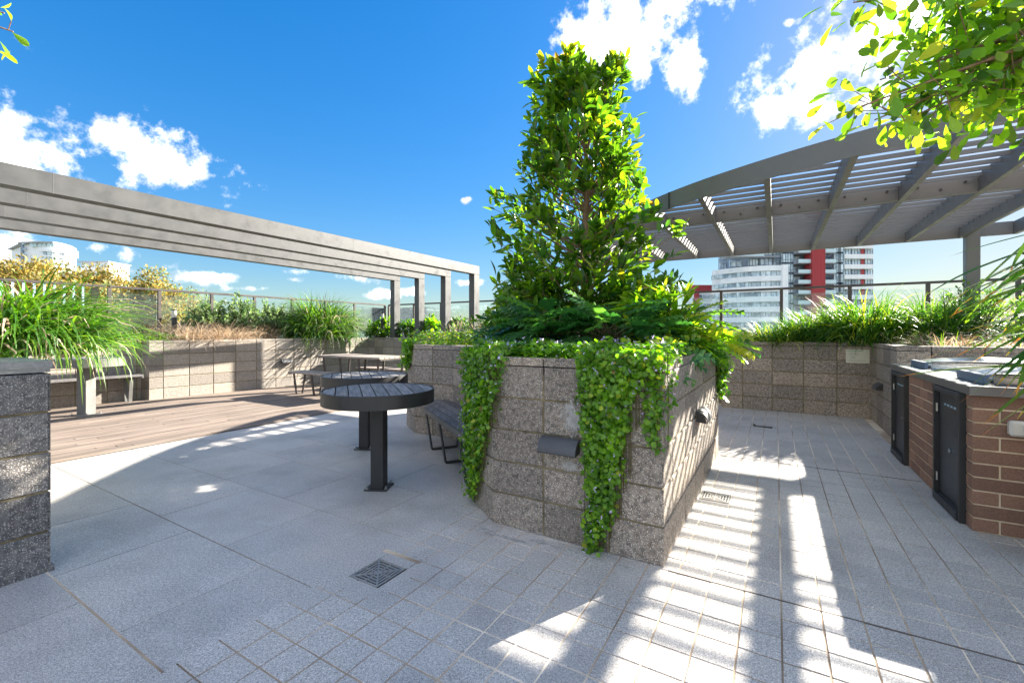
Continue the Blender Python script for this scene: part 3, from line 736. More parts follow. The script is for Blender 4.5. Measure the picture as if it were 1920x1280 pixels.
# ------------------------------------------------------------------ block planters
def offset_poly(pts, dist):
    "inward offset (pts given so that the inside lies on the left of every edge if dist > 0)"
    n = len(pts); out = []
    for i in range(n):
        a, b, c = pts[i-1], pts[i], pts[(i+1) % n]
        e0 = (b-a).normalized(); e1 = (c-b).normalized()
        n0 = Vector((-e0.y, e0.x, 0)); n1 = Vector((-e1.y, e1.x, 0))
        m = (n0+n1); m.normalize(); k = dist/max(0.25, m.dot(n0)); out.append(b+m*k)
    return out
def block_planter(name, loc, pts, faces, label, mat_b, soil_z=0.985, courses=5, ch=0.2, cap=0.05, slab=False, bl=0.4, cat='planter'):
    """pts: outline. faces: {edge index: first joint offset} edges clad in blocks"""
    ar = sum(pts[i].x*pts[(i+1) % len(pts)].y-pts[(i+1) % len(pts)].x*pts[i].y for i in range(len(pts)))
    flip = ar < 0
    t = thing(name, loc, label, cat)
    n = len(pts)
    P = pts if not flip else list(reversed(pts))
    Din = offset_poly(P, 0.008); IN = offset_poly(P, 0.19)
    if flip: Din = list(reversed(Din)); IN = list(reversed(IN))
    core = MB(); core.prism(Din, 0.0, soil_z-0.03, 0); core.build('mortar', M_mortar, t)
    so = MB()
    inner = offset_poly(P, 0.15)
    so.prism(inner, soil_z-0.05, soil_z, 0); so.build('soil', M_soil, t)
    H = courses*ch
    for i, first in faces.items():
        A, B = pts[i], pts[(i+1) % n]; a_in, b_in = IN[i], IN[(i+1) % n]
        e = (B-A); Ln = e.length; e.normalize(); nr = Vector((e.y, -e.x, 0))
        if (a_in-A).dot(nr) > 0: nr = -nr
        js = [0.0]; x = first
        while x < Ln-0.03: js.append(x); x += bl
        js.append(Ln)
        def footprint(x0, x1, depth):
            o0, o1 = A+e*x0, A+e*x1
            def inn(x, end):
                if end == 0: return A+(a_in-A)*(depth/0.19)
                if end == 1: return B+(b_in-B)*(depth/0.19)
                return A+e*x-nr*depth
            return o0, o1, inn(x1, 1 if x1 == Ln else None), inn(x0, 0 if x0 == 0 else None)
        g = 0.0055; cb = 0.005
        for r in range(courses):
            for k in range(len(js)-1):
                x0, x1 = js[k], js[k+1]
                if x1-x0 < 0.02: continue
                gg0 = 0 if x0 == 0 else g; gg1 = 0 if x1 == Ln else g
                o0, o1, i1, i0 = footprint(x0, x1, 0.09)
                if gg0: o0 = o0+e*gg0; i0 = i0+e*gg0
                if gg1: o1 = o1-e*gg1; i1 = i1-e*gg1
                z0, z1 = r*ch+(g if r else 0), (r+1)*ch-g
                out = random.uniform(-0.0012, 0.0012)
                q0, q1 = o0-nr*cb, o1-nr*cb
                c0 = cb if gg0 else 0.0; c1 = cb if gg1 else 0.0
                fr = [(o0+e*c0+nr*out, z0+cb), (o1-e*c1+nr*out, z0+cb), (o1-e*c1+nr*out, z1-cb), (o0+e*c0+nr*out, z1-cb)]
                md = [(q0, z0), (q1, z0), (q1, z1), (q0, z1)]; bk = [(i0, z0), (i1, z0), (i1, z1), (i0, z1)]
                if not gg0: md[0] = (o0-nr*0.0, z0); md[3] = (o0, z1)
                if not gg1: md[1] = (o1, z0); md[2] = (o1, z1)
                vs = [(p.x, p.y, z) for p, z in fr+md+bk]
                fs = [(0, 1, 2, 3)]+[(4+a, 4+(a+1) % 4, (a+1) % 4, a) for a in range(4)]+[(8+a, 8+(a+1) % 4, 4+(a+1) % 4, 4+a) for a in range(4)]+[(11, 10, 9, 8)]
                mb = MB(); mb.add(vs, fs); mb.build('block', mat_b, t)
        if cap:
            for k in range(len(js)-1):
                x0, x1 = js[k], js[k+1]
                o0, o1, i1, i0 = footprint(x0, x1, 0.189)
                if x0: o0 = o0+e*g; i0 = i0+e*g
                if x1 != Ln: o1 = o1-e*g; i1 = i1-e*g
                mb = MB(); mb.prism([o0, o1, i1, i0], H+0.002, H+cap, 0); mb.build('coping', mat_b, t)
    return t
# central island planter
block_planter('garden_planter', (0.8, 4.2, 0), CENTRE, {0: 0.29, 1: 0.0001, 2: 0.0001, 3: 0.25, 4: 0.3, 5: 0.2, 6: 0.4, 9: 0.21+0.0},
              'central island planter of exposed aggregate blocks holding the tall tree', M_block)
# rear left and rear right planters round the terrace edge
RL = [R0, C2, C1, E0, ND(-2.6, 8.19), ND(-2.6, 9.88), ND(-10.5, 9.88), ND(-10.5, R0.dot(D1))]
block_planter('garden_planter', ND(-9.8, 6), RL, {0: 0.34, 1: 0.0001, 2: 0.2, 3: 0.3}, 'long sunlit block planter round the back of the timber deck', M_block_sunlit)
RR = [ND(-2.595, 8.19), ND(-0.75, 8.19), ND(-0.75, 7.82), ND(1.13, 7.82), ND(1.13, 6.28), ND(4.6, 6.28), ND(4.6, 9.88), ND(-2.595, 9.88)]
block_planter('garden_planter', ND(1.5, 8.6), RR, {0: 0.3, 1: 0.0001, 2: 0.3, 3: 0.4, 4: 0.28}, 'block planter across the far end of the tiled passage behind the barbecues', M_block)
# near left planter with a stone slab on top
NA = Vector((-2.34, 2.25, 0))
D2v = -N1
NL = [NA, NA-D1*2.6, NA-D1*2.6+D2v*2.4, NA+D2v*2.4]
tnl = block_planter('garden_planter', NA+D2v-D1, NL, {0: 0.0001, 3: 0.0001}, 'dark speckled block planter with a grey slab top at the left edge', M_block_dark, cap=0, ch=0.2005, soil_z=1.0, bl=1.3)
mb = MB(); a = 0.006
mb.prism([NA+N1*a+D1*a, NA-D1*2.6+N1*a, NA-D1*2.6+D2v*0.55, NA+D2v*0.55+D1*a], 1.026, 1.062)
mb.prism([NA+D2v*0.002, NA-D1*2.59+D2v*.002, NA-D1*2.59+D2v*0.5, NA+D2v*0.5], 1.0045, 1.0258)
mb.build('slab', M_slab, tnl)
mb = MB(); mb.prism([NA+N1*0.012+D1*.012, NA-D1*2.59+N1*0.012, NA-D1*2.6+D2v*0.3, NA+D2v*0.4], 0.0, 0.028); mb.build('footing', M_block_dark, tnl)
# lime bloom patches on the planter front
mb = MB(); c = P0+(P1-P0).normalized()*0.52
def patch(t0, t1, z0, z1):
    e = (P1-P0).normalized(); nr = -D1*0.0035
    a, b2 = P0+e*t0+nr, P0+e*t1+nr
    mb.add([(a.x, a.y, z0), (b2.x, b2.y, z0), (b2.x, b2.y, z1), (a.x, a.y, z1)], [(0, 1, 2, 3)])
    return a
# (modelled as thin scaly skins on the stone)
tc_ = bpy.data.objects['garden_planter']
for (t0, t1, z0, z1) in [(0.44, 0.66, 0.60, 0.83), (0.40, 0.66, 0.40, 0.48)]:
    mb = MB(); patch(t0, t1, z0, z1); mb.build('lime_stain', M_lime, tc_)

# ------------------------------------------------------------------ wall lamps (half-round eyelids)
def eyelid(p, e, nr, w, label, h=0.07, zc=0.56):
    t = thing('wall_lamp', (p.x, p.y, zc), label, 'wall light', 'half-round wall lights on the block walls')
    k = 9; prof = []
    for i in range(k+1):
        a = math.pi/2*i/k; prof.append((0.078*math.sin(a), 0.045-0.08*(1-math.cos(a))))
    inner = [(x*0.93, z-0.008) for x, z in prof]
    vs = []; fs = []
    ring = prof+inner[::-1]; m = len(ring)
    for s in (-w/2, w/2):
        for (x, z) in ring:
            q = p+e*s+nr*(x+0.003); vs.append((q.x, q.y, zc+z))
    for i in range(m): fs.append((i, (i+1) % m, m+(i+1) % m, m+i))
    for i in range(k): fs.append((i, m-1-i, m-2-i, i+1)); fs.append((m+i, m+i+1, 2*m-2-i, 2*m-1-i))
    mb = MB(); mb.add(vs, fs); o = mb.build('hood', M_greysteel if False else M_lampgrey, t); smooth_by_angle(o)
    for s in (-w/2+0.003, w/2-0.003):
        q = p+e*s; mb = MB()
        vs = [(q.x+nr.x*0.004, q.y+nr.y*0.004, zc+0.037)]
        vs += [(q.x+nr.x*x, q.y+nr.y*x, zc+z) for x, z in inner]+[(q.x+nr.x*0.004, q.y+nr.y*0.004, zc-0.036)]
        mb.add(vs, [tuple(range(len(vs)))])
        mb.build('end_cheek', M_steel, t)
    mb = MB(); q = p+nr*0.03; mb.bar(q-e*w*0.4+Vector((0, 0, zc+0.0)), q+e*w*0.4+Vector((0, 0, zc+0.0)), 0.05, 0.012); mb.build('lens', M_lens, t)
M_lampgrey = mat('lamp grey paint', (0.07,)*3, 0.42, build=f_paint((0.055, 0.057, 0.062), (0.09, 0.092, 0.1), scratch=False))
eF = (P1-P0).normalized()
eyelid(P0+eF*0.472, eF, -D1, 0.235, 'grey half-round wall light on the front of the central planter', zc=0.555)
pr = ND(-0.492, 2.355+1.15); eyelid(pr, D1, N1, 0.235, 'half-round wall light on the sunlit right face of the central planter', zc=0.60)
pr = ND(1.13, 6.28+0.83); eyelid(pr, D1, -N1, 0.235, 'small dark wall light on the right wall beyond the barbecues', zc=0.52)
uL = (E0-C1).normalized(); nL = Vector((uL.y, -uL.x, 0))
eyelid(C1+uL*2.42, uL, nL, 0.235, 'half-round wall light on the pale wall behind the deck', zc=0.56)

# sign
t = thing('sign', ND(0.985, 7.81, 0.85), 'off white notice plate with green heading fixed at the right end of the far wall', 'sign')
sx0, sx1, sz0, sz1 = 0.85, 1.115, 0.765, 0.955
mb = MB(); c = ND((sx0+sx1)/2, 7.816, (sz0+sz1)/2); mb.box(c, (sx1-sx0, 0.006, sz1-sz0), rz, 0.002); mb.build('plate', M_signplate, t)
mb = MB()
mb.box(ND(0.955, 7.8122, 0.938), (0.17, 0.0012, 0.007), rz); mb.box(ND(0.862, 7.8122, 0.938), (0.008, 0.0012, 0.01), rz); mb.build('heading', M_signgreen, t)
mb = MB()
for k in range(4): mb.box(ND(0.935+0.01*(k % 2), 7.8122, 0.915-0.012*k), (0.12-0.02*(k % 2), 0.0012, 0.003), rz)
for k in range(3): mb.box(ND(0.93, 7.8122, 0.855-0.011*k), (0.05, 0.0012, 0.004), rz)
for k in range(2): mb.box(ND(0.98, 7.8122, 0.805-0.012*k), (0.2, 0.0012, 0.003), rz)
mb.build('print', M_signgrey, t)

# ------------------------------------------------------------------ barbecue counter
bq = thing('barbecue_counter', ND(1.4, 4.8), 'brown brick barbecue counter with black doors and a steel worktop', 'counter')
bd0, bd1, bn = 3.74, 5.86, 1.022
mb = MB()
mb.prism([ND(bn+0.008, bd0+0.008), ND(2.9, bd0+0.008), ND(2.9, bd1), ND(bn+0.008, bd1)], 0.0, 0.822); mb.build('mortar', M_bmortar, bq)
BH = 0.0825
def brick(c, ln, dp, ang): 
    mb = MB(); mb.box(c, (ln, dp, BH-0.0105), ang, 0.0025); mb.build('brick', M_brick, bq)
for r in range(10):
    z = BH*(r+0.5)
    # end face, square to the camera side
    x = bn; first = 0.12 if r % 2 == 0 else 0.24
    cuts = [bn]; xx = bn+first
    while xx < 2.9: cuts.append(xx); xx += 0.24
    cuts.append(2.9)
    for a, b2 in zip(cuts[:-1], cuts[1:]):
        brick(ND((a+b2)/2+(0.0 if a > bn else -0.0025), bd0+0.05, z), b2-a-(0.0105 if a > bn else 0.0055), 0.1, rz)
    # front piers and panel
    for (a, b2) in ((4.415, 5.235), (5.79, bd1)):
        st = a+(0.12 if r % 2 else 0.24); cs = [a]
        while st < b2-0.02: cs.append(st); st += 0.24
        cs.append(b2)
        for p, q in zip(cs[:-1], cs[1:]):
            if q-p < 0.02: continue
            brick(ND(bn+0.05, (p+q)/2, z), q-p-0.0105, 0.1, rz+math.pi/2)
def bdoor(a, b2, lab):
    fr = MB(); w = 0.03
    for d in (a+w/2, b2-w/2): fr.bar(ND(bn-0.004, d, 0.0), ND(bn-0.004, d, 0.822), w, 0.05, 0.002, up=N1)
    fr.bar(ND(bn-0.004, a+w, 0.80), ND(bn-0.004, b2-w, 0.80), 0.05, 0.035, 0.002)
    fr.bar(ND(bn-0.008, a+w, 0.03), ND(bn-0.008, b2-w, 0.03), 0.06, 0.05, 0.002)
    f = fr.build('door_frame', M_steel, bq)
    mb = MB(); mb.box(ND(bn+0.008, (a+b2)/2, 0.42), (b2-a-2*w-0.008, 0.018, 0.72), rz+math.pi/2, 0.002); d = mb.build('door', M_door, bq, label=lab)
    mb = MB(); c = ND(bn-0.001, (a+b2)/2-0.10 if a > 5 else (a+b2)/2-0.02, 0.40)
    mb.tube([c-N1*0.0, c-N1*0.012], 0.017, 12); mb.build('lock', M_stain, d)
    for hz in (0.16, 0.66):
        q = ND(bn-0.012, b2-w-0.004, hz); hb_ = MB(); hb_.tube([q-Vector((0, 0, 0.03)), q+Vector((0, 0, 0.03))], 0.007, 8); hb_.build('hinge', M_galv, d)
    for k in range(4):
        c = ND(bn-0.0025, (a+b2)/2+0.1-0.065*k, 0.70)
        mb = MB(); mb.box(c, (0.036, 0.004, 0.014), rz+math.pi/2, 0.001); mb.build('vent_slot', M_vent_glint, d)
M_vent_glint = mat('vent slot reflection', (0.3, 0.42, 0.52), 0.4)  # pale blue is a reflection painted into the slot colour
bdoor(3.85, 4.40, 'near black door'); bdoor(5.25, 5.78, 'far black door')
mb = MB(); mb.bar(ND(bn-0.004, 3.795, 0.0), ND(bn-0.004, 3.795, 0.0001), 0.01, 0.01)
for r in range(10): brick(ND(bn+0.05, 3.8195, BH*(r+0.5)), 0.045, 0.1, rz+math.pi/2)
mb = MB(); mb.prism([ND(bn-0.02, bd0-0.035), ND(2.95, bd0-0.035), ND(2.95, bd1+0.03), ND(bn-0.02, bd1+0.03)], 0.825, 0.878)
mb.build('worktop_edge', mat('worktop steel edge', (0.2, 0.2, 0.2), 0.35, metal=0.6), bq)
mb = MB(); mb.prism([ND(bn-0.015, bd0-0.03), ND(2.94, bd0-0.03), ND(2.94, bd1+0.025), ND(bn-0.015, bd1+0.025)], 0.878, 0.8815); mb.build('worktop', M_stain, bq)
def bbq(d0, d1, label):
    n0, n1 = 1.13, 1.95; z = 0.882
    t = thing('barbecue', ND(1.5, (d0+d1)/2, z), label, 'barbecue', 'steel barbecues set in the brick counter')
    mb = MB(); c = ND((n0+n1)/2+0.02, (d0+d1)/2, z+0.024); mb.box(c, (n1-n0, d1-d0-0.02, 0.048), rz, 0.004); mb.build('body', M_stain, t)
    for nn in (n0-0.012,):
        mb = MB(); mb.box(ND(nn, (d0+d1)/2, z+0.03), (0.03, d1-d0, 0.06), rz, 0.006); mb.build('end_bracket', M_bluegrey, t)
    mb = MB(); k = 12; vs = []; m = 9
    for i in range(k+1):
        u = i/k
        for j in range(m):
            w = j/(m-1); zz = z+0.055+0.05*math.sin(math.pi*min(1, max(0, u)))**0.5*(0.55+0.45*math.sin(math.pi*w))
            p = ND(n0+0.03+(n1-n0-0.03)*u, d0+0.01+(d1-d0-0.02)*w, zz); vs.append(tuple(p))
    fs = [(i*m+j, i*m+j+1, (i+1)*m+j+1, (i+1)*m+j) for i in range(k) for j in range(m-1)]
    b = len(vs)
    for i in range(k+1):
        u = i/k
        for w in (0, 1): vs.append(tuple(ND(n0+0.03+(n1-n0-0.03)*u, d0+0.01+(d1-d0-0.02)*w, z+0.05)))
    for i in range(k):
        fs += [(b+2*i, i*m, (i+1)*m, b+2*i+2), (i*m+m-1, b+2*i+1, b+2*i+3, (i+1)*m+m-1)]
    mb.add(vs, fs); o = mb.build('lid', M_stain, t); smooth_by_angle(o, 40)
    mb = MB(); mb.bar(ND(n0+0.02, d0-0.004, z+0.064), ND(n1, d0-0.004, z+0.064), 0.02, 0.012, 0.003); mb.build('handle', M_steel, t)
bbq(5.14, 5.58, 'low stainless barbecue with domed lid at the far end of the brick counter')
bbq(3.86, 4.34, 'stainless barbecue half hidden by grass blades at the near end of the counter')
t = thing('switch_box', ND(1.23, 3.72, 0.64), 'cream weatherproof switch box on the brick end wall', 'switch')
mb = MB(); mb.box(ND(1.235, 3.715, 0.645), (0.135, 0.05, 0.09), rz, 0.012); mb.build('housing', M_white, t)
mb = MB(); mb.box(ND(1.245, 3.686, 0.655), (0.05, 0.012, 0.035), rz, 0.003); mb.build('rocker', M_white, t)

# ------------------------------------------------------------------ tables and benches
def round_table(p, R, zt, post, label, slatdir=-21, rim=0.10, ms=None, mst=None):
    ms = ms or M_steel; mst = mst or M_slat
    t = thing('round_table', p, label, 'table', 'round slatted tables on single posts')
    n = 64; vs = []; fs = []
    prof = [(R, zt-rim), (R, zt-0.003), (R-0.003, zt), (R-0.009, zt), (R-0.009, zt-rim)]
    for i in range(n):
        a = 2*math.pi*i/n
        for (r, z) in prof: vs.append((p.x+r*math.cos(a), p.y+r*math.sin(a), z))
    m = len(prof)
    for i in range(n):
        for j in range(m): fs.append((i*m+j, ((i+1) % n)*m+j, ((i+1) % n)*m+(j+1) % m, i*m+(j+1) % m))
    mb = MB(); mb.add(vs, fs); o = mb.build('rim', ms, t); smooth_by_angle(o, 40)
    ang = math.radians(slatdir); L = Vector((math.sin(ang), math.cos(ang), 0)); X = Vector((math.cos(ang), -math.sin(ang), 0))
    rr = R-0.014; k = 9; w = 2*rr/k
    for i in range(k):
        x0, x1 = -rr+i*w+0.004, -rr+(i+1)*w-0.004
        xs = np.linspace(x0, x1, 6); up = []; dn = []
        for x in xs:
            h = math.sqrt(max(1e-5, rr*rr-x*x)); up.append(p+X*x+L*h); dn.append(p+X*x-L*h)
        poly = dn+up[::-1]
        c = p+X*(x0+x1)/2
        mb = MB(); loc = []
        for q in poly: dq = q-c; loc.append((dq.dot(X), dq.dot(L)))
        mb.prism([Vector((a, b, 0)) for a, b in loc], zt-0.028, zt-0.004)
        o = mb.build('slat', mst, None, center=False); C.objects.unlink(o)
        o.location = (c.x, c.y, 0); o.rotation_euler = (0, 0, -ang); link(o, t)
    mb = MB(); mb.box((p.x, p.y, zt-0.045), (R*1.5, 0.08, 0.012), 0.3); mb.box((p.x, p.y, zt-0.0455), (0.08, R*1.5, 0.0125), 0.3); mb.build('bracket', ms, t)
    mb = MB(); mb.box((p.x, p.y, p.z+(zt-0.05-p.z)/2), (post, post, zt-0.05-p.z-0.01), rz*0.15, 0.004); mb.build('post', ms, t)
    mb = MB(); mb.box((p.x, p.y, p.z+0.006), (post*1.75, post*1.75, 0.012), rz*0.15, 0.002); mb.build('base_plate', ms, t)
    for sx in (-1, 1):
        for sy in (-1, 1):
            q = p+Vector((sx*post*0.72, sy*post*0.72, 0)); mb = MB()
            mb.tube([q+Vector((0, 0, 0.012)), q+Vector((0, 0, 0.038))], 0.006, 8); mb.tube([q+Vector((0, 0, 0.012)), q+Vector((0, 0, 0.022))], 0.012, 6); mb.build('bolt', M_galv, t)
    return t
round_table(Vector((-1.03, 3.44, 0)), 0.42, 0.765, 0.10, 'nearest round table with dark rim and slatted grey top')
round_table(Vector((-1.52, 4.60, 0)), 0.43, 0.765, 0.10, 'second round table directly behind the nearest one')
round_table(Vector((-6.12, 6.38, 0.01)), 0.44, 0.83, 0.145, 'pale grey round table on the deck beside the left bench', ms=M_greysteel, rim=0.12, mst=M_slat)

def slatted(name, t, poly_fn, k, z, th, m):
    pass
def leg_frame(mb, pa, pb, z, inset=0.05, w=0.012, dep=0.05, lean=0.06):
    "an inverted U of flat bar: two legs and a foot bar, tops at pa, pb"
    a, b = Vector(pa), Vector(pb); d = (b-a).normalized()
    f0, f1 = a+d*(inset+lean), b-d*(inset+lean); t0, t1 = a+d*inset, b-d*inset
    z0 = Vector((0, 0, 0.008)); zt = Vector((0, 0, z))
    mb.bar(f0+z0, t0+zt, dep, w, up=d); mb.bar(f1+z0, t1+zt, dep, w, up=d); mb.bar(f0+z0, f1+z0, dep, w); mb.bar(t0+zt*0.992, t1+zt*0.992, dep, w)
def board_bench(name, corner, e, f, Ln, wd, z, k, label, cat, group, m, ms, legs, th=0.035, edge=True):
    "boards run along e, stacked across f"
    t = thing(name, corner+e*Ln/2+f*wd/2, label, cat, group)
    ang = math.atan2(e.y, e.x); bwid = wd/k
    for i in range(k):
        c = corner+e*Ln/2+f*(bwid*(i+0.5)); mb = MB(); mb.box((c.x, c.y, z-th/2), (Ln, bwid-0.006, th), ang, 0.003); mb.build('slat', m, t)
    for x in legs:
        pa = corner+e*x; mb = MB(); leg_frame(mb, pa, pa+f*wd, z-th-0.003); mb.build('leg', ms, t)
    mb = MB()
    for s in (0.006, Ln-0.006): mb.bar(corner+e*s+f*0.02+Vector((0, 0, z-th-0.012)), corner+e*s+f*(wd-0.02)+Vector((0, 0, z-th-0.012)), 0.03, 0.02)
    mb.build('end_bar', ms, t); return t
A_t = ND(-7.72, 5.52)
board_bench('picnic_table', A_t, N1, D1, 1.72, 0.72, 0.745, 6, 'long timber picnic table at the back of the deck behind the round tables', 'table', None, M_slat_brown, M_bronze, [0.12, 0.6, 1.12, 1.62])
board_bench('bench', ND(-8.0, 5.08), N1, D1, 1.75, 0.34, 0.45, 3, 'backless timber bench in front of the picnic table', 'bench', 'timber benches', M_slat_brown, M_bronze, [0.12, 0.65, 1.6])
board_bench('bench', ND(-7.72, 6.42), N1, D1, 1.75, 0.34, 0.45, 3, 'backless timber bench behind the picnic table against the planter corner', 'bench', 'timber benches', M_slat_brown, M_bronze, [0.12, 0.9, 1.6])
rb = (C2-R0).normalized(); nb_ = Vector((rb.y, -rb.x, 0))
bc = C2-rb*2.6+nb_*0.03
board_bench('bench', bc, rb, nb_, 2.5, 0.36, 0.475, 3, 'long grey bench against the recessed wall at the left of the deck', 'bench', 'timber benches', M_slat, M_greysteel, [0.15, 1.2, 2.35])
# bench in the notch of the central planter: boards cut on a slant at its far end
t = thing('bench', Q2+u_rec*0.9-v_rec*0.2, 'dark timber bench tucked in the notch of the central planter beside the vine', 'bench', 'timber benches')
for i in range(4):
    a = Q2-v_rec*(0.02+0.095*i)+u_rec*0.02; b2 = Q2-v_rec*(0.02+0.095*(i+1)-0.006)+u_rec*0.02
    ea, eb = hit_d(a, u_rec, 3.93), hit_d(b2, u_rec, 3.93)
    lim = 1.62
    if i == 3: ea = a+u_rec*min((ea-a).length, 1.50); eb = b2+u_rec*min((eb-b2).length, 1.42)
    if i == 2: eb = b2+u_rec*min((eb-b2).length, 1.56)
    mb = MB(); mb.prism([a, b2, eb, ea], 0.395, 0.43); mb.build('slat', M_slat, t)
fx = Q2-v_rec*0.405
mb = MB(); mb.bar(fx+u_rec*0.02+Vector((0, 0, 0.408)), fx+u_rec*1.42+Vector((0, 0, 0.408)), 0.008, 0.045); mb.build('edge_strip', M_greysteel, t)
for s in (0.25, 0.85, 1.36):
    mb = MB(); leg_frame(mb, Q2-v_rec*0.4+u_rec*s, Q2+u_rec*s, 0.39, inset=0.01, lean=0.06); mb.build('leg', M_steel, t)

# ------------------------------------------------------------------ left portal frames
fr_n = [-6.0, -6.84, -7.68, -8.52]
fw, fd = 0.15, 0.21
lab4 = ['nearest of the four parallel grey portal frames over the deck', 'second grey portal frame from the front over the deck',
        'third grey portal frame from the front over the deck', 'farthest of the four parallel grey portal frames']
def portal(n, label):
    c = ND(n, 3.5); t = thing('portal_frame', c, label, 'pergola frame', 'parallel grey portal frames over the deck')
    d0, d1 = -2.4, 8.48; zt = 2.72; hb = 0.20
    mb = MB(); mb.bar(ND(n, d0, zt-hb/2), ND(n, d1, zt-hb/2), fw, hb, 0.004); mb.build('beam', M_frame, t)
    for d, nm in ((d0+fd/2, 'post'), (d1-fd/2, 'post')):
        mb = MB(); mb.box(ND(n, d, (zt-hb-0.002+0.0)/2), (fw, fd, zt-hb-0.003), rz, 0.004); mb.build('post', M_frame, t)
for n, l in zip(fr_n, lab4): portal(n, l)
for t_ in [o for o in list(bpy.data.objects) if o.name.startswith('portal_frame')]:
    n = WP[t_.name].dot(N1)
    for dj in (1.4, 4.9):
        mb = MB(); mb.box(ND(n, dj, 2.62), (fw+0.002, 0.004, 0.201), rz); mb.build('weld_line', M_greysteel, t_)
    mb = MB(); mb.box(ND(n, 8.375, 2.62), (fw+0.002, 0.29, 0.004), rz @ 1 if False else (Matrix.Rotation(rz, 3, 'Z')@Matrix.Rotation(math.radians(43.6), 3, 'X'))); mb.build('mitre_joint', M_greysteel, t_)

# ------------------------------------------------------------------ right pergola
pg = thing('pergola', ND(0.6, 7), 'large dark grey louvred pergola with a curved fascia on the right', 'pergola')
ZB, ZT = 2.57, 2.75
arc_pts = [(-3.80, 8.98), (-3.50, 8.1), (-3.0, 7.15), (-2.42, 6.45), (-1.90, 5.92), (-1.31, 5.36), (-0.715, 4.92), (-0.05, 4.56), (0.507, 4.33), (1.2, 4.13), (1.9, 4.0), (2.85, 3.92)]
def catmull(pts, m=6):
    out = []; P = [pts[0]]+list(pts)+[pts[-1]]
    for i in range(1, len(P)-2):
        for k in range(m):
            t = k/m; a, b, c, d = (np.array(P[i-1]), np.array(P[i]), np.array(P[i+1]), np.array(P[i+2]))
            out.append(tuple(0.5*((2*b)+(-a+c)*t+(2*a-5*b+4*c-d)*t*t+(-a+3*b-3*c+d)*t**3)))
    out.append(pts[-1]); return out
arc = catmull(arc_pts, 6)
vs = []; fs = []
for i, (n, d) in enumerate(arc):
    p0 = ND(*arc[max(i-1, 0)]); p1 = ND(*arc[min(i+1, len(arc)-1)]); e = (p1-p0).normalized(); nr = Vector((e.y, -e.x, 0))
    for (off, z) in ((0, ZB), (0, ZT+0.003), (0.012, ZT+0.003), (0.012, ZB)):
        q = ND(n, d)-nr*(-off) if False else ND(n, d)-nr*off*(-1 if False else 1)
        vs.append((q.x, q.y, z))
for i in range(len(arc)-1):
    for j in range(4): fs.append((i*4+j, (i+1)*4+j, (i+1)*4+(j+1) % 4, i*4+(j+1) % 4))
mb = MB(); mb.add(vs, fs); o = mb.build('fascia', M_pergola, pg); smooth_by_angle(o, 30)
for aj in (9, 21, 33):
    n_, d_ = arc[min(aj, len(arc)-2)]; n2_, d2_ = arc[min(aj, len(arc)-2)+1]; e = (ND(n2_, d2_)-ND(n_, d_)).normalized(); nr = Vector((e.y, -e.x, 0))
    c = ND(n_, d_)+nr*0.006
    mb = MB(); mb.box((c.x, c.y, (ZB+ZT)/2), (0.004, 0.0165, ZT-ZB+0.004), math.atan2(e.y, e.x)); mb.build('splice_joint', M_steel, pg)
def arc_d(n):
    best = None
    for (a, b2) in zip(arc[:-1], arc[1:]):
        if (a[0]-n)*(b2[0]-n) <= 0 and a[0] != b2[0]:
            k = (n-a[0])/(b2[0]-a[0]); d = a[1]+k*(b2[1]-a[1])
            best = d if best is None else min(best, d)
    return best if best is not None else 4.0
def arc_n(d):
    best = None
    for (a, b2) in zip(arc[:-1], arc[1:]):
        if (a[1]-d)*(b2[1]-d) <= 0 and a[1] != b2[1]:
            k = (d-a[1])/(b2[1]-a[1]); n = a[0]+k*(b2[0]-a[0])
            best = n if best is None else min(best, n)
    return best if best is not None else 2.85
raft = [-0.07+0.598*k for k in range(-5, 6)]
raft = [r for r in raft if r < 2.6]
zc = (ZB+ZT)/2; hh = ZT-ZB
for d, dep in ((6.07, 0.0), (8.93, 0.0)):
    n0 = arc_n(d)+0.02
    segs = sorted([n0]+[r for r in raft if r > n0]+[2.85])
    for a, b2 in zip(segs[:-1], segs[1:]):
        mb = MB(); mb.bar(ND(a+(0.026 if a != n0 else 0), d, zc+0.001), ND(b2-(0.026 if b2 != 2.85 else 0), d, zc+0.001), 0.05, hh, 0.002); bm_ = mb.build('beam', M_pergola, pg)
        if d < 7:
            for s in (0.2, 0.5, 0.8):
                q = ND(a+(b2-a)*s, d-0.026, ZB+0.06+0.05*(s != 0.5)); mb = MB(); mb.tube([q, q-D1*0.014], 0.012, 8); mb.build('bolt', M_steel, bm_)
for r in raft:
    d0 = arc_d(r)+0.014
    mb = MB(); mb.bar(ND(r, d0, zc), ND(r, 8.956, zc), 0.0515, hh+0.0005, 0.002); mb.build('rafter', M_pergola, pg)
mb = MB(); mb.bar(ND(2.88, 3.95, zc), ND(2.88, 8.955, zc), 0.05, hh, 0.002); mb.build('end_beam', M_pergola, pg)
pitch = 0.2; lv_h, lv_w = 0.037, 0.02
bays = sorted([-3.9]+raft+[2.855])
dcur = 4.15; me_l = {}
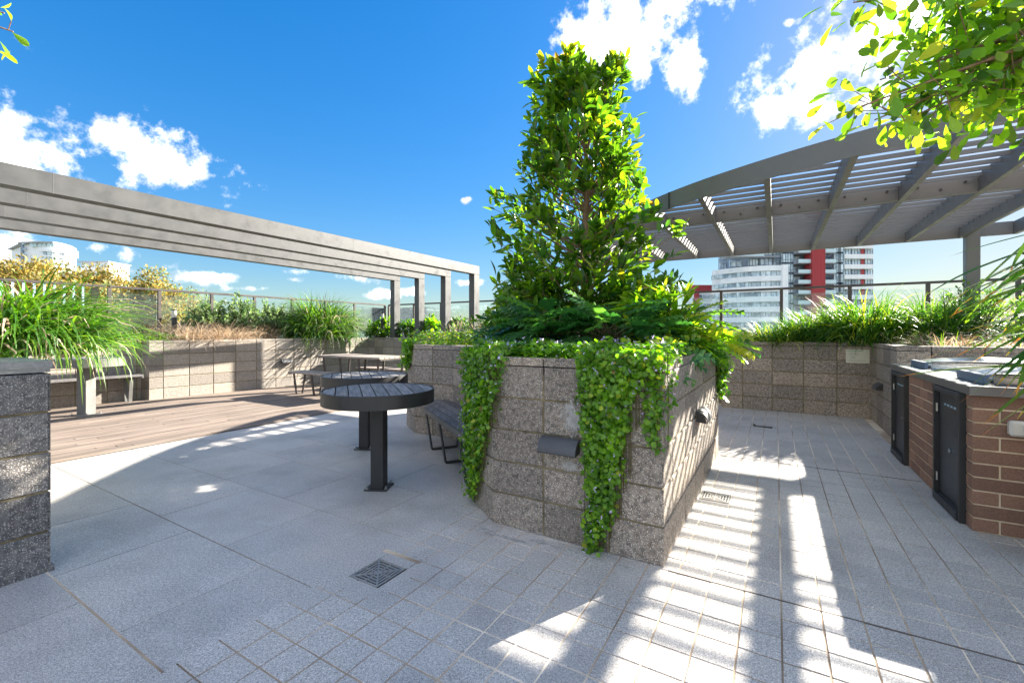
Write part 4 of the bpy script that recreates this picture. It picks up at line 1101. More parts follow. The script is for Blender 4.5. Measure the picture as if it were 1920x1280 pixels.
while dcur < 8.85:
    if abs(dcur-6.07) > 0.07:
        ns = arc_n(dcur) if dcur < 8.9 else -2.2
        for a, b2 in zip(bays[:-1], bays[1:]):
            if a > 2.3 and 6.2 < dcur < 6.65: pass
            aa = max(a, ns+0.02)+0.026; bb = b2-0.026
            if bb-aa < 0.08: continue
            if abs(a-1.724) < 0.02 and (6.3 < dcur < 6.6): continue        # the missing louvre
            if a > 2.3 and 7.6 < dcur: continue                            # the open corner bay
            L_ = round(bb-aa, 3)
            key = L_
            c = ND((aa+bb)/2, dcur, ZT-0.035)
            if key not in me_l:
                m_ = MB(); m_.box((0, 0, 0), (L_, lv_w, lv_h), None, 0.0); me = bpy.data.meshes.new('louvre'); me.from_pydata(m_.v, [], m_.f); me.materials.append(M_pergola); me_l[key] = me
            o = bpy.data.objects.new('louvre', me_l[key]); o.location = c; o.rotation_euler = (0, 0, rz); link(o, pg)
    dcur += pitch
for (n, d) in ((2.40, 8.80),):
    mb = MB(); mb.box(ND(n, d, (ZB+0.1)/2+0.35), (0.145, 0.145, ZB+0.1-0.7), rz, 0.005)
    if n > 0: mb.build('post', M_pergola, pg)
# ------------------------------------------------------------------ balustrade
def balustrade(name, p_of, stations, label, zr=2.05, zb=1.0, skip=()):
    t = thing(name, p_of(stations[len(stations)//2])+Vector((0, 0, zb)), label, 'balustrade')
    a, b2 = p_of(stations[0]), p_of(stations[-1])
    mb = MB(); mb.bar(a+Vector((0, 0, zr-0.02)), b2+Vector((0, 0, zr-0.02)), 0.06, 0.04, 0.003); mb.build('rail', M_bronze, t)
    for i, s in enumerate(stations):
        q = p_of(s); mb = MB(); mb.box((q.x, q.y, (zb+zr-0.04)/2), (0.055, 0.055, zr-0.042-zb), rz, 0.003); mb.build('post', M_bronze, t)
        if i+1 < len(stations) and i not in skip:
            q2 = p_of(stations[i+1]); e = (q2-q).normalized(); g = 0.05
            mb = MB(); mb.bar(q+e*g+Vector((0, 0, (zb+zr-0.12)/2)), q2-e*g+Vector((0, 0, (zb+zr-0.12)/2)), 0.012, zr-0.12-zb); mb.build('glass_panel', M_glass, t)
    return t
balustrade('balustrade', lambda s: ND(-10.52, s), [3.22, 3.99, 4.94, 5.86, 6.80, 7.76, 8.73, 9.90], 'glass balustrade with bronze posts along the left edge behind the shrubs', zb=0.95)
st = [-10.45+1.054*k for k in range(0, 15)]
balustrade('balustrade', lambda s: ND(s, 10.0), st, 'glass balustrade with bronze posts across the back of the terrace', zb=0.95)
# the picket gate and its dark post
t = thing('picket_fence', ND(-10.52, 2.7, 0.95), 'short run of pale blue metal pickets left of the glass balustrade', 'fence')
M_picket = mat('pale blue metal', (0.35, 0.5, 0.6), 0.5)
mb = MB(); mb.bar(ND(-10.52, 1.2, 2.03), ND(-10.52, 3.17, 2.03), 0.05, 0.04, 0.002); mb.build('rail', M_bronze, t)
mb = MB(); mb.box(ND(-10.52, 3.02, 1.47), (0.03, 0.1, 1.05), rz); mb.build('post', M_pit, t)
for k in range(14):
    mb = MB(); mb.box(ND(-10.52, 1.3+k*0.12, 1.48), (0.02, 0.028, 1.06), rz); mb.build('picket', M_picket, t)
# parapet base under balustrade
mb = MB(); mb.prism([ND(-10.62, -3), ND(-10.50, -3), ND(-10.50, 9.9), ND(5.2, 9.9), ND(5.2, 10.1), ND(-10.62, 10.1)], -25, 0.95)
o = mb.build('parapet_wall', M_mortar); tag(o, 'low parapet wall under the glass balustrade at the terrace edge', 'wall')

# ------------------------------------------------------------------ bollard lights
def bollard(p, label, h=0.55):
    t = thing('bollard_light', p, label, 'bollard light', 'short bollard lights in the planters')
    mb = MB(); mb.tube([p, p+Vector((0, 0, h-0.15))], 0.042, 16); o = mb.build('body', M_steel, t); smooth_by_angle(o)
    mb = MB(); mb.tube([p+Vector((0, 0, h-0.15)), p+Vector((0, 0, h-0.02))], 0.038, 16); o = mb.build('lens', M_lens, t); smooth_by_angle(o)
    for k in range(3):
        mb = MB(); mb.tube([p+Vector((0, 0, h-0.125+0.035*k)), p+Vector((0, 0, h-0.119+0.035*k))], 0.041, 16); mb.build('ring', M_galv, t)
    mb = MB(); mb.tube([p+Vector((0, 0, h-0.02)), p+Vector((0, 0, h))], 0.043, 16); mb.build('cap', M_steel, t)
q = at(326.5, 632, 8.3); bollard(Vector((q.x, q.y, 0.98)), 'black bollard light with clear head beside the dry straw grass on the left', 0.64)
q = at(1541, 600, 7.7); bollard(Vector((q.x, q.y, 0.98)), 'bollard light half buried in the strap grass of the right planter', 0.66)
q = at(717, 600, 11.9); bollard(Vector((q.x, q.y, 0.98)), 'small distant bollard light in the far corner near the portal posts', 0.72)

exec_veg = True
# ------------------------------------------------------------------ central tree
def central_tree():
    base = Vector((0.74, 4.55, 0.98))
    t = thing('broadleaf_tree', base, 'tall narrow glossy leaved tree growing in the central planter', 'tree')
    prof = [(1.25, 0.88, 0.62), (1.5, 0.98, 0.64), (1.9, 1.0, 0.64), (2.2, 0.92, 0.63), (2.55, 0.80, 0.65), (3.0, 0.68, 0.69), (3.3, 0.52, 0.67), (3.6, 0.48, 0.65), (3.9, 0.42, 0.72), (4.15, 0.30, 0.80)]
    zs = [p[0] for p in prof]; rs = [p[1] for p in prof]; xs = [p[2] for p in prof]
    trunk = [base, Vector((0.75, 4.55, 1.6)), Vector((0.73, 4.52, 2.1)), Vector((0.77, 4.56, 2.6)), Vector((0.76, 4.55, 3.1))]
    mb = MB(); mb.tube(trunk, [0.05, 0.043, 0.036, 0.03, 0.022], 10); o = mb.build('trunk', M_bark, t); smooth_by_angle(o, 60)
    fork = Vector((0.76, 4.55, 3.05))
    lead = [[fork, Vector((0.9, 4.5, 3.5)), Vector((0.95, 4.52, 4.0))], [fork, Vector((0.6, 4.6, 3.45)), Vector((0.62, 4.6, 3.95))], [Vector((0.77, 4.56, 2.55)), Vector((1.0, 4.5, 2.95)), Vector((1.12, 4.45, 3.2))], [Vector((0.74, 4.53, 2.0)), Vector((1.0, 4.45, 2.3)), Vector((1.2, 4.4, 2.55))]]
    for l in lead:
        mb = MB(); mb.tube(l, [0.018, 0.013, 0.006], 8); o = mb.build('branch', M_bark, t); smooth_by_angle(o, 60)
    NT = 360; tips = []
    bm = MB(); P = []; A = []; Nn = []; Sc = []; MI = []
    for k in range(NT):
        z = 1.25+2.72*(random.random()**0.92); r = np.interp(z, zs, rs); cx = np.interp(z, zs, xs)
        a = random.uniform(0, 2*math.pi); rr = r*math.sqrt(random.uniform(0.12 if z < 3.5 else 0.0, 1.0))*random.uniform(0.86, 1.05)*(1+(0.16*math.sin(3*a+z*4.2)+0.10*math.sin(5*a-z*7.0))*(1 if z < 3.4 else 0.25))*(1.18 if random.random() < 0.08 else 1)
        tip = Vector((cx+rr*math.cos(a), 4.55+rr*math.sin(a)*0.85, z))
        rz0 = max(1.3, z-0.15-rr*0.5); root = Vector((0.755+0.01*math.sin(z*3), 4.55, min(rz0, 3.1)))
        if z > 3.35: root = Vector((0.62 if tip.x < 0.76 else 0.92, 4.55, min(3.8, z-0.2)))
        mid = root.lerp(tip, 0.55)+Vector((0, 0, -0.03+random.uniform(-.03, .05)))
        bm.tube([root, mid, tip], [0.007, 0.005, 0.002], 5, cap=False)
        dirv = (tip-mid).normalized()
        m = random.randint(13, 22)
        for j in range(m):
            s = random.random()**1.4; p = tip.lerp(mid, s*0.9)+Vector([random.gauss(0, 0.02) for _ in range(3)])
            ph = random.uniform(0, 2*math.pi); side = dirv.cross(Vector((0, 0, 1))).normalized(); upv = side.cross(dirv)
            ax = dirv*random.uniform(0.35, 1.0)+(side*math.cos(ph)+upv*math.sin(ph))*random.uniform(0.5, 1.0)+Vector((0, 0, 0.15))
            P.append(p); A.append(ax); Nn.append(Vector((0, 0, 1))+Vector([random.gauss(0, 0.55) for _ in range(3)]))
            Sc.append(random.uniform(0.095, 0.155))
            young = (z > 3.85 and s < 0.35 and random.random() < 0.7) or (s < 0.15 and random.random() < 0.10) or (tip.x > 1.2 and z > 2.6 and s < .3 and random.random() < 0.4)
            MI.append(1 if young else (2 if (s < 0.4 and random.random() < 0.35) else 0))
    bm.build('twig', M_bark, t)['kind'] = 'stuff'
    put_leaves(t, T_LEAF, np.array(P), frames(np.array(A), np.array(Nn)), np.array(Sc), [M_leaf, M_leafnew, M_shrub], MI, 300)
central_tree()

# lobed philodendrons round the tree foot
def philo(c, rx, ry, h, N, label, seed, mats=None, matw=None, single=90, size=(0.2, 0.34)):
    np.random.seed(seed)
    t = thing('philodendron', c, label, 'plant', 'lobed leaf plants at the foot of the tree')
    a = np.random.uniform(0, 2*np.pi, N); el = np.arcsin(np.random.uniform(0.05, 1, N))
    d = np.stack([np.cos(a)*np.cos(el), np.sin(a)*np.cos(el), np.sin(el)], 1)
    k = np.random.uniform(0.55, 1.0, (N, 1)); P = d*k*np.array([rx, ry, h])+np.array(c)
    out = np.stack([np.cos(a), np.sin(a), np.zeros(N)], 1)
    ax = out+np.array([0, 0, 1])*(np.sin(el)*0.9-0.45)[:, None]+np.random.normal(0, 0.25, (N, 3))
    nr = d+np.array([0, 0, 0.9])+np.random.normal(0, 0.25, (N, 3))
    mb = MB()
    for i in range(N):
        p = Vector(P[i]); b = Vector(c)+Vector((random.gauss(0, .05), random.gauss(0, .05), 0)); mb.tube([b, b.lerp(p, 0.5)+Vector((0, 0, 0.06)), p], 0.0035, 4, cap=False)
    mb.build('stem', M_stem, t)['kind'] = 'stuff'
    sc = np.random.uniform(size[0], size[1], N)
    mats = mats or [M_philo]; mi = np.random.choice(len(mats), N, p=matw) if len(mats) > 1 else None
    put_leaves(t, T_LOBED, P, frames(ax, nr), sc, mats, mi, single)
philo((0.34, 3.62, 1.0), 0.42, 0.40, 0.42, 120, 'dark lobed plant spilling toward the front left of the central planter', 3, single=70)
philo((0.72, 3.30, 1.0), 0.50, 0.42, 0.40, 130, 'lobed plant in the middle of the planter directly before the tree trunk', 4, single=70)
philo((0.16, 4.45, 1.0), 0.38, 0.42, 0.5, 120, 'darkest lobed plant at the left behind the bench notch', 5, single=40)
philo((1.35, 3.9, 1.0), 0.52, 0.5, 0.42, 130, 'yellow green lobed plant at the right end of the central planter', 6, [M_philo, M_bright, M_lime_leaf], [0.45, 0.35, 0.2], single=60)
shrub('lance_leaf_shrub', (1.2, 3.55, 1.0), (0.42, 0.4, 0.50), 420, T_LANCE, 0.20, [M_bright, M_leaf, M_lime_leaf], 'bright long leaved shrub leaning over the right side of the central planter', single=60, twigs=50, matw=[0.5, 0.3, 0.2])
shrub('broadleaf_shrub', (0.3, 4.2, 1.0), (0.75, 0.6, 0.75), 900, T_LEAF, 0.12, [M_leaf], 'dark glossy undergrowth filling the foot of the central tree', single=20, twigs=90)
shrub('broadleaf_shrub', (1.15, 4.4, 1.0), (0.7, 0.6, 0.75), 800, T_OBOV, 0.12, [M_leaf, M_bright], 'green undergrowth with long curled leaves to the right of the trunk', single=30, twigs=80, matw=[0.7, 0.3])

# trailing native violets
def scatter_on(path_fn, poly, N, thick, parent_label, loc, stray=0.02, size=(0.011, 0.033), fl=0.035, name='trailing_violet', single=0):
    xs = [p[0] for p in poly]; zs = [p[1] for p in poly]
    pts = []
    while len(pts) < N:
        s, z = random.uniform(min(xs), max(xs)), random.uniform(min(zs), max(zs))
        if in_poly(s+random.gauss(0, stray), z+random.gauss(0, stray), poly): pts.append((s, z))
    t = thing(name, loc, parent_label, 'vine', 'violets trailing over the planter rims')
    P = []; A = []; Nn = []
    for s, z in pts:
        q, nr = path_fn(s); off = abs(random.gauss(0, 0.5))*thick+0.004
        P.append((q.x+nr.x*off, q.y+nr.y*off, z)); 
        A.append(Vector((random.gauss(0, .5), random.gauss(0, .5), random.gauss(-0.2, .6))))
        Nn.append(nr*1.1+Vector((random.gauss(0, .42), random.gauss(0, .42), random.gauss(0.45, .4))))
    P = np.array(P); sc = np.random.uniform(size[0], size[1], len(P))
    put_leaves(t, T_ROUND, P, frames(np.array(A), np.array(Nn)), sc, [M_viola], None, single)
    nf = int(N*fl)
    idx = np.random.choice(len(P), nf); nn = np.array(Nn)[idx]; nn /= np.linalg.norm(nn, axis=1)[:, None]
    PF = P[idx]+nn*0.022
    rep = 4; PF = np.repeat(PF, rep, 0); nn = np.repeat(nn, rep, 0)
    put_leaves(t, T_SMALL, PF, frames(rdir(len(PF))+nn*0.2, nn+rdir(len(PF))*0.3), 0.012, [M_flower], None, 0, 'petal', 'flowers')
    mb = MB()
    for k in range(max(6, N//60)):
        s = random.uniform(min(xs)+0.03, max(xs)-0.03); col = [p for p in pts if abs(p[0]-s) < 0.03]
        if not col: continue
        zlo = min(c[1] for c in col); zhi = max(c[1] for c in col); q, nr = path_fn(s)
        line = [Vector((q.x, q.y, zhi-(zhi-zlo)*i/5))+nr*(0.015+0.012*random.random()) for i in range(6)]
        mb.tube(line, 0.0013, 4, cap=False)
    if mb.v: mb.build('stem', M_stem, t)['kind'] = 'stuff'
    return t
def edge_path(s):
    if s < 0:
        nr = -v_rec; return P0+u_rec*(-s), nr
    if s <= 1.044: return P0+eF*s, -D1
    return P1+D1*(s-1.044), N1
def rim_path(o0, e, nr):
    return lambda s: (o0+e*s, nr)
scatter_on(edge_path, [(0.12,1.10),(0.07,.93),(0.03,.78),(-0.02,.6),(-0.10,.45),(-0.18,.28),(-0.25,.12),(-0.34,.02),(-0.42,.1),(-0.46,.35),(-0.50,.7),(-0.53,1.10)], 4200, 0.06, 'narrow curtain of green violets hanging at the left corner of the central planter', P0+Vector((0, 0, 1)), single=60)
scatter_on(edge_path, [(0.59,1.11),(0.61,.85),(0.65,.5),(0.66,.15),(0.65,.01),(0.70,.0),(0.72,.12),(0.78,.26),(0.79,.4),(0.84,.52),(0.82,.62),(0.88,.74),(0.86,.84),(0.91,.93),(1.0,1.02),(1.07,1.11)], 5200, 0.075, 'wide curtain of round leaved violets hanging down the middle of the planter front', P0+eF*0.8+Vector((0, 0, 1)), single=180)
scatter_on(edge_path, [(0.97,1.1),(0.99,.92),(0.95,.8),(0.97,.6),(1.02,.58),(1.03,.75),(1.05,.85),(1.10,1.1)], 420, 0.05, 'thin strands of violets at the right front corner of the central planter', P1+Vector((0, 0, 1)), single=40, stray=0.03)
def top_cover(pts, N, label, zs=(1.04, 1.16), mats=None, single=0, size=(0.02, 0.042), cat='ground cover', name='violet_groundcover', fl=0.05, loc=None):
    xs = [p[0] for p in pts]; ys = [p[1] for p in pts]; P = []
    while len(P) < N:
        x, y = random.uniform(min(xs), max(xs)), random.uniform(min(ys), max(ys))
        if in_poly(x, y, pts): P.append((x, y, random.uniform(*zs)*1.0+0.02*math.sin(x*9)*math.cos(y*11)))
    P = np.array(P); n = len(P)
    t = thing(name, loc or (P[:, 0].mean(), P[:, 1].mean(), zs[0]-0.04), label, cat)
    A = rdir(n)*np.array([1, 1, .4]); Nn = np.array([0, -0.35, 1])+rdir(n)*0.6
    put_leaves(t, T_ROUND, P, frames(A, Nn), np.random.uniform(size[0], size[1], n), mats or [M_viola], np.random.randint(0, len(mats), n) if mats else None, single)
    idx = np.random.choice(n, max(1, int(n*fl))); PF = np.repeat(P[idx]+np.array([0, 0, .03]), 4, 0)
    put_leaves(t, T_SMALL, PF, frames(rdir(len(PF)), rdir(len(PF))+np.array([0, -.5, .3])), 0.013, [M_flower], None, 0, 'petal', 'flowers')
    return t
ri = 0.42
top_cover([P0+D1*0.035, P1+D1*0.035, P1+D1*0.45, P0+D1*0.45, Q1+Vector((.15, .1, 0)), Q1+v_rec*0.02], 4600, 'violet ground cover along the front rim of the central planter', single=60, zs=(1.035, 1.13), size=(.016, .038))
top_cover([P1+N1*0.01, P2+N1*0.02, P2-N1*0.35, P1-N1*0.35], 1200, 'violet ground cover along the right rim of the central planter', mats=[M_viola, M_lime_leaf])
top_cover([K0+Vector((0, .05, 0)), I0+Vector((0, .05, 0)), I0+D1*1.2, K3+Vector((.2, 0, 0)), K2, K0], 3200, 'yellow green ground cover on the arm of the central planter behind the bench', mats=[M_lime_leaf, M_viola], zs=(1.02, 1.2), fl=0.08)
scatter_on(lambda s: (K0+u_rec*s, -v_rec), [(-.02,1.12),(.1,.95),(.2,.78),(.34,.72),(.42,.8),(.5,1.12)], 500, 0.07, 'short fringe of yellow green leaves at the left corner of the planter arm', K2+Vector((0, 0, 1)), size=(.03, .05))
scatter_on(lambda s: (P2-D1*0.35+D1*s, N1), [(0,1.1),(.05,.98),(.15,.9),(.2,.7),(.28,.52),(.34,.55),(.36,.8),(.38,1.1)], 420, 0.08, 'trailing leaves hanging at the far right corner of the central planter', P2+Vector((0, 0, 1)), size=(.03, .06))
shrub('lance_leaf_shrub', P2-N1*0.15-D1*0.45+Vector((0, 0, 1.02)), (0.32, 0.35, 0.16), 150, T_LANCE, 0.17, [M_leaf, M_bright], 'long leaved sprig reaching over the right rim near the far corner', single=30, twigs=18, up=-0.4)

# ------------------------------------------------------------------ planting at the back
def grs(px, py, Y, **k):
    q = at(px, py, Y); return (q.x, q.y, 0.98)
grass_clump('strap_grass', (-3.84, 3.4, 1.0), 0.42, (0.45, 0.8), 0.02, 1800, [M_grass, M_dry], 'big clump of arching strap grass in the near left planter', lean=(0.15, 1.3), droop=2.5, single=250, hgt=0.2, matw=[.9, .1])
grass_clump('strap_grass', (-3.85, 3.5, 1.05), 0.35, (0.65, 0.85), 0.014, 26, [M_grassdark], 'few tall upright blades above the near left grass clump', lean=(0.0, 0.6), droop=0.7)
q = grs(598, 600, 11.05); grass_clump('strap_grass', q, 0.7, (0.65, 1.1), 0.024, 2000, [M_grass, M_sage, M_dry], 'large rounded grass clump on the back wall left of the portal posts', lean=(0.1, 1.4), droop=2.4, hgt=0.45, ell=1.0, matw=[.75, .17, .08])
grass_clump('strap_grass', (q[0], q[1], 1.2), 0.4, (0.85, 1.15), 0.016, 70, [M_grassdark], 'upright dark blades standing out of the large rounded grass clump', lean=(0.0, 0.45), droop=0.5)
q = grs(275, 620, 8.2); grass_clump('low_grass', q, 0.55, (0.2, 0.4), 0.012, 500, [M_grass, M_lime_leaf], 'low yellow green grass left of the bollard light', matw=[.6, .4])
q = grs(230, 620, 7.9); grass_clump('low_grass', q, 0.4, (0.15, 0.35), 0.012, 300, [M_grass, M_dry], 'thin low grass at the left end of the deck planter', matw=[.6, .4])
for px, Y, n, lab in ((355, 8.6, 1300, 'left tuft of dry straw grass on the pale wall'), (418, 9.15, 1300, 'middle tuft of dry straw grass on the pale wall'), (478, 9.85, 1100, 'right tuft of dry straw grass on the pale wall')):
    q = grs(px, 625, Y); grass_clump('dry_grass', q, 0.42, (0.3, 0.55), 0.008, n, [M_dry], lab, group='tufts of dry straw grass on the pale wall', lean=(0.3, 1.4), droop=1.9, hgt=0.16)
for px, py, Y, r, lab in ((395, 575, 9.3, (0.55, 0.5, 0.85), 'grey green shrub behind the dry straw, left one'), (455, 570, 9.7, (0.55, 0.5, 0.9), 'grey green shrub behind the dry straw, middle one'), (510, 578, 10.2, (0.5, 0.5, 0.85), 'grey green shrub beside the rounded grass clump'), (335, 600, 9.2, (0.35, 0.4, 0.4), 'small grey green shrub behind the left bollard light')):
    q = grs(px, py, Y); shrub('grey_shrub', q, r, 2400, T_SMALL, 0.085, [M_sage], lab, twigs=110)
for px, Y, r, N, m, lab in ((715, 12.0, (0.5, 0.4, 0.5), 700, M_leaf, 'dark leaved shrub at the wall corner left of the portal posts'), (765, 11.75, (0.45, 0.4, 0.5), 600, M_shrub, 'green shrub between the farthest two portal posts'), (808, 11.35, (0.45, 0.4, 0.55), 600, M_bright, 'bright green shrub between the middle portal posts'), (858, 10.95, (0.5, 0.4, 0.52), 600, M_shrub, 'leafy shrub between the nearest two portal posts'), (905, 10.65, (0.45, 0.4, 0.45), 450, M_shrub, 'leafy shrub just right of the nearest portal post')):
    q = grs(px, 620, Y); shrub('broadleaf_shrub', q, r, N, T_OBOV, 0.13, [m], lab, twigs=60)
grass_clump('spiky_grass', (-0.62, 6.35, 1.0), 0.25, (0.3, 0.55), 0.01, 220, [M_dry, M_grass], 'spiky straw coloured plant on the planter arm before the nearest portal post', lean=(0, 0.9), droop=0.6, matw=[.7, .3])
# right planter
q = ND(-0.95, 8.75); grass_clump('dead_grass', (q.x, q.y, 0.99), 0.45, (0.25, 0.5), 0.008, 800, [M_drybrown], 'tangle of dead brown stalks at the left end of the far right planter', lean=(0.4, 1.5), droop=1.5, hgt=0.12)
q = ND(-0.45, 8.35); grass_clump('dead_grass', (q.x, q.y, 0.99), 0.35, (0.2, 0.4), 0.007, 500, [M_drybrown], 'low dead brown grass behind the coping beside the lily turf', lean=(0.4, 1.5), droop=1.5, hgt=0.08)
q = ND(0.02, 8.15); grass_clump('lily_turf', (q.x, q.y, 1.0), 0.32, (0.28, 0.5), 0.016, 900, [M_grassdark, M_lime_leaf], 'low dense lily turf tuft at the left of the right planter', lean=(0.05, 1.35), droop=1.5, single=40, matw=[.75, .25])
q = ND(0.5, 8.35); grass_clump('lily_turf', (q.x, q.y, 1.0), 0.42, (0.35, 0.6), 0.018, 900, [M_grassdark, M_grass], 'mid height lily turf tuft left of the buried bollard light', lean=(0.05, 1.35), droop=1.5, hgt=0.15, matw=[.6, .4])
q = ND(1.15, 8.2); grass_clump('strap_grass', (q.x, q.y, 1.0), 0.5, (0.5, 0.88), 0.02, 1300, [M_grassdark, M_grass, M_lime_leaf], 'largest arching strap grass clump spilling over the far right wall', lean=(0.05, 1.35), droop=1.9, hgt=0.2, single=110, matw=[.45, .4, .15])
q = ND(1.85, 8.25); grass_clump('strap_grass', (q.x, q.y, 1.0), 0.38, (0.4, 0.72), 0.02, 900, [M_grassdark, M_grass], 'strap grass clump right of the largest one below the balustrade', lean=(0.05, 1.3), droop=1.7, hgt=0.25, single=40, matw=[.5, .5])
for n, d, lab in ((2.35, 8.6, 'small leaved shrub before the pergola post'), (3.0, 8.4, 'small leaved shrub with pale flowers right of the pergola post'), (3.6, 8.0, 'small leaved shrub with pale flowers at the right edge'), (2.75, 7.4, 'low pale flowered shrub behind the barbecues')):
    q = ND(n, d); shrub('small_leaf_shrub', (q.x, q.y, 1.0), (0.52, 0.5, 0.85 if d > 7.9 else 0.4), 2600, T_SMALL, 0.055, [M_shrub, M_sage, M_bright], lab, twigs=110, matw=[.5, .3, .2])
for n, d, N, lab in ((1.7, 6.75, 450, 'dry grass edging the wall behind the first barbecue'), (2.3, 6.8, 450, 'dry grass edging the wall behind the second barbecue'), (1.6, 7.3, 350, 'dry grass between the strap grass and the barbecue wall')):
    q = ND(n, d); grass_clump('dry_grass', (q.x, q.y, 0.99), 0.3, (0.15, 0.38), 0.007, N, [M_dry, M_grass, M_drybrown], lab, group='dry grass behind the barbecue wall', lean=(0.3, 1.4), droop=1.6, matw=[.5, .25, .25])

# ------------------------------------------------------------------ right edge planter, its strap grass and tree
PR = [Vector((2.62, 2.08, 0)), Vector((2.62, 0.2, 0)), Vector((4.4, 0.2, 0)), Vector((4.4, 2.08, 0))]
block_planter('garden_planter', (3.4, 1.2, 0), PR, {0: 0.2, 3: 0.2}, 'block planter beside the camera at the right that holds the overhanging tree', M_block)
t = thing('strap_grass', (2.75, 1.75, 1.05), 'arching strap leaves with orange tips reaching in over the counter at the right edge', 'plant')
N = 95
tipsP = []
base = np.stack([np.random.uniform(2.25, 2.5, N), np.random.uniform(1.68, 1.98, N), np.random.uniform(1.05, 1.65, N)], 1)
az = np.random.uniform(math.radians(150), math.radians(205), N)
V, F, nv, tf = blades(N, base, np.random.uniform(0.2, 0.52, N), np.random.uniform(0.02, 0.032, N), (1.6, 2.4), 0.3, seg=8, az=az)
M_tip = leafmat('orange leaf tip', [(0, (0.5, 0.35, 0.03)), (1, (0.6, 0.2, 0.03))], (1, 1, .4))
for i in range(N):
    b = V[i, 0]; me = mesh_tris('blade', V[i]-b, tf, [M_grass, M_tip], [0]*(len(tf)-2)+[1, 1], smooth=True)
    o = bpy.data.objects.new('blade', me); o.location = b; link(o, t)
mb = MB()
for k in range(24):
    b = Vector((2.9+random.uniform(-.15, .25), 1.7+random.uniform(-.2, .2), 1.0)); e = Vector(base[k*2]); mb.tube([b, b.lerp(e, .5)+Vector((0.05, 0, .1)), e], 0.006, 5)
mb.build('stem', M_stem, t)['kind'] = 'stuff'
def branch_tree(name, trunk, targets, label, leafsize, nl, single, spread, mats, matw, seed, T=T_OBOV):
    random.seed(seed); np.random.seed(seed)
    t = thing(name, trunk[0], label, 'tree')
    mb = MB(); mb.tube(trunk, [0.07, 0.06, 0.045, 0.03][:len(trunk)], 10); o = mb.build('trunk', M_bark, t); smooth_by_angle(o, 60)
    P = []; A = []; Nn = []
    for tg in targets:
        root = trunk[-1]; mid = root.lerp(tg, 0.55)+Vector((0, 0, 0.12))
        mb = MB(); mb.tube([root, mid, tg], [0.012, 0.008, 0.003], 6); o = mb.build('branch', M_bark, t); smooth_by_angle(o, 60)
        tw = MB()
        for j in range(nl):
            s = random.random(); q = (tg.lerp(mid, s*0.9)); off = Vector([random.gauss(0, spread) for _ in range(3)]); off.z *= 0.8
            p = q+off
            if random.random() < 0.25: tw.tube([q, p], 0.0022, 4, cap=False)
            d = (off.normalized() if off.length > 1e-4 else Vector((0, 0, -1)))
            P.append(p); A.append(d*0.7+Vector([random.gauss(0, .5) for _ in range(3)])+Vector((0, 0, -0.25))); Nn.append(Vector((0, 0, 1))+Vector([random.gauss(0, .6) for _ in range(3)]))
        if tw.v: tw.build('twig', M_bark, t)['kind'] = 'stuff'
    P = np.array(P); mi = np.random.choice(len(mats), len(P), p=matw)
    put_leaves(t, T, P, frames(np.array(A), np.array(Nn)), np.random.uniform(0.75, 1.15, len(P))*leafsize, mats, mi, single)
tg = [at(1600, 205, 1.95), at(1650, 150, 2.1), at(1640, 225, 2.0), at(1720, 215, 2.0), at(1700, 120, 2.2), at(1790, 60, 2.1), at(1860, 130, 2.0), at(1900, 210, 2.1), at(1800, 180, 2.3), at(1850, 20, 2.2), at(1930, 60, 2.0), at(1600, 5, 2.0), at(1560, -25, 2.0), at(1700, -10, 2.1), at(1960, 150, 2.2), at(1980, 250, 2.3), at(1760, 110, 2.0), at(1880, 70, 2.2), at(1680, 180, 2.05), at(1745, 165, 2.15), at(1820, 110, 2.1), at(1880, 170, 2.2), at(1920, 120, 2.1), at(1840, 215, 2.2), at(1770, 15, 2.1)]
branch_tree('overhanging_tree', [Vector((3.5, 1.5, 0.98)), Vector((3.45, 1.55, 1.8)), Vector((3.2, 1.75, 2.5))], tg, 'tree with bright backlit leaves overhanging the top right corner', 0.086, 76, 300, 0.09, [M_bright, M_leaf, M_lime_leaf], [.6, .22, .18], 21)
tl = [at(8, 25, 2.3), at(25, 60, 2.3), at(-10, 100, 2.3), at(-5, 145, 2.3), at(-60, 60, 2.4), at(-80, 0, 2.4)]
branch_tree('overhanging_tree', [Vector((-4.2, 1.9, 0.98)), Vector((-4.1, 2.0, 2.0)), Vector((-3.5, 2.1, 2.75))], tl, 'tree of which a few leaves show at the top left corner', 0.08, 12, 40, 0.05, [M_bright, M_lime_leaf], [.6, .4], 22)

# ------------------------------------------------------------------ far surroundings
mb = MB(); mb.prism([(-4000, -300, 0), (4000, -300, 0), (4000, 6000, 0), (-4000, 6000, 0)], -24.5, -24)
def f_town(nt, b):
    q = NB(nt); q.L(q.ramp(q.noise(0.02, 8, 0.7), [(0.35, (0.05, 0.08, 0.035)), (0.55, (0.13, 0.14, 0.1)), (0.7, (0.26, 0.24, 0.22))]), b.inputs['Base Color'])
o = mb.build('town_ground', mat('suburb ground', (0.1, 0.12, 0.08), 0.95, build=f_town)); o['kind'] = 'structure'
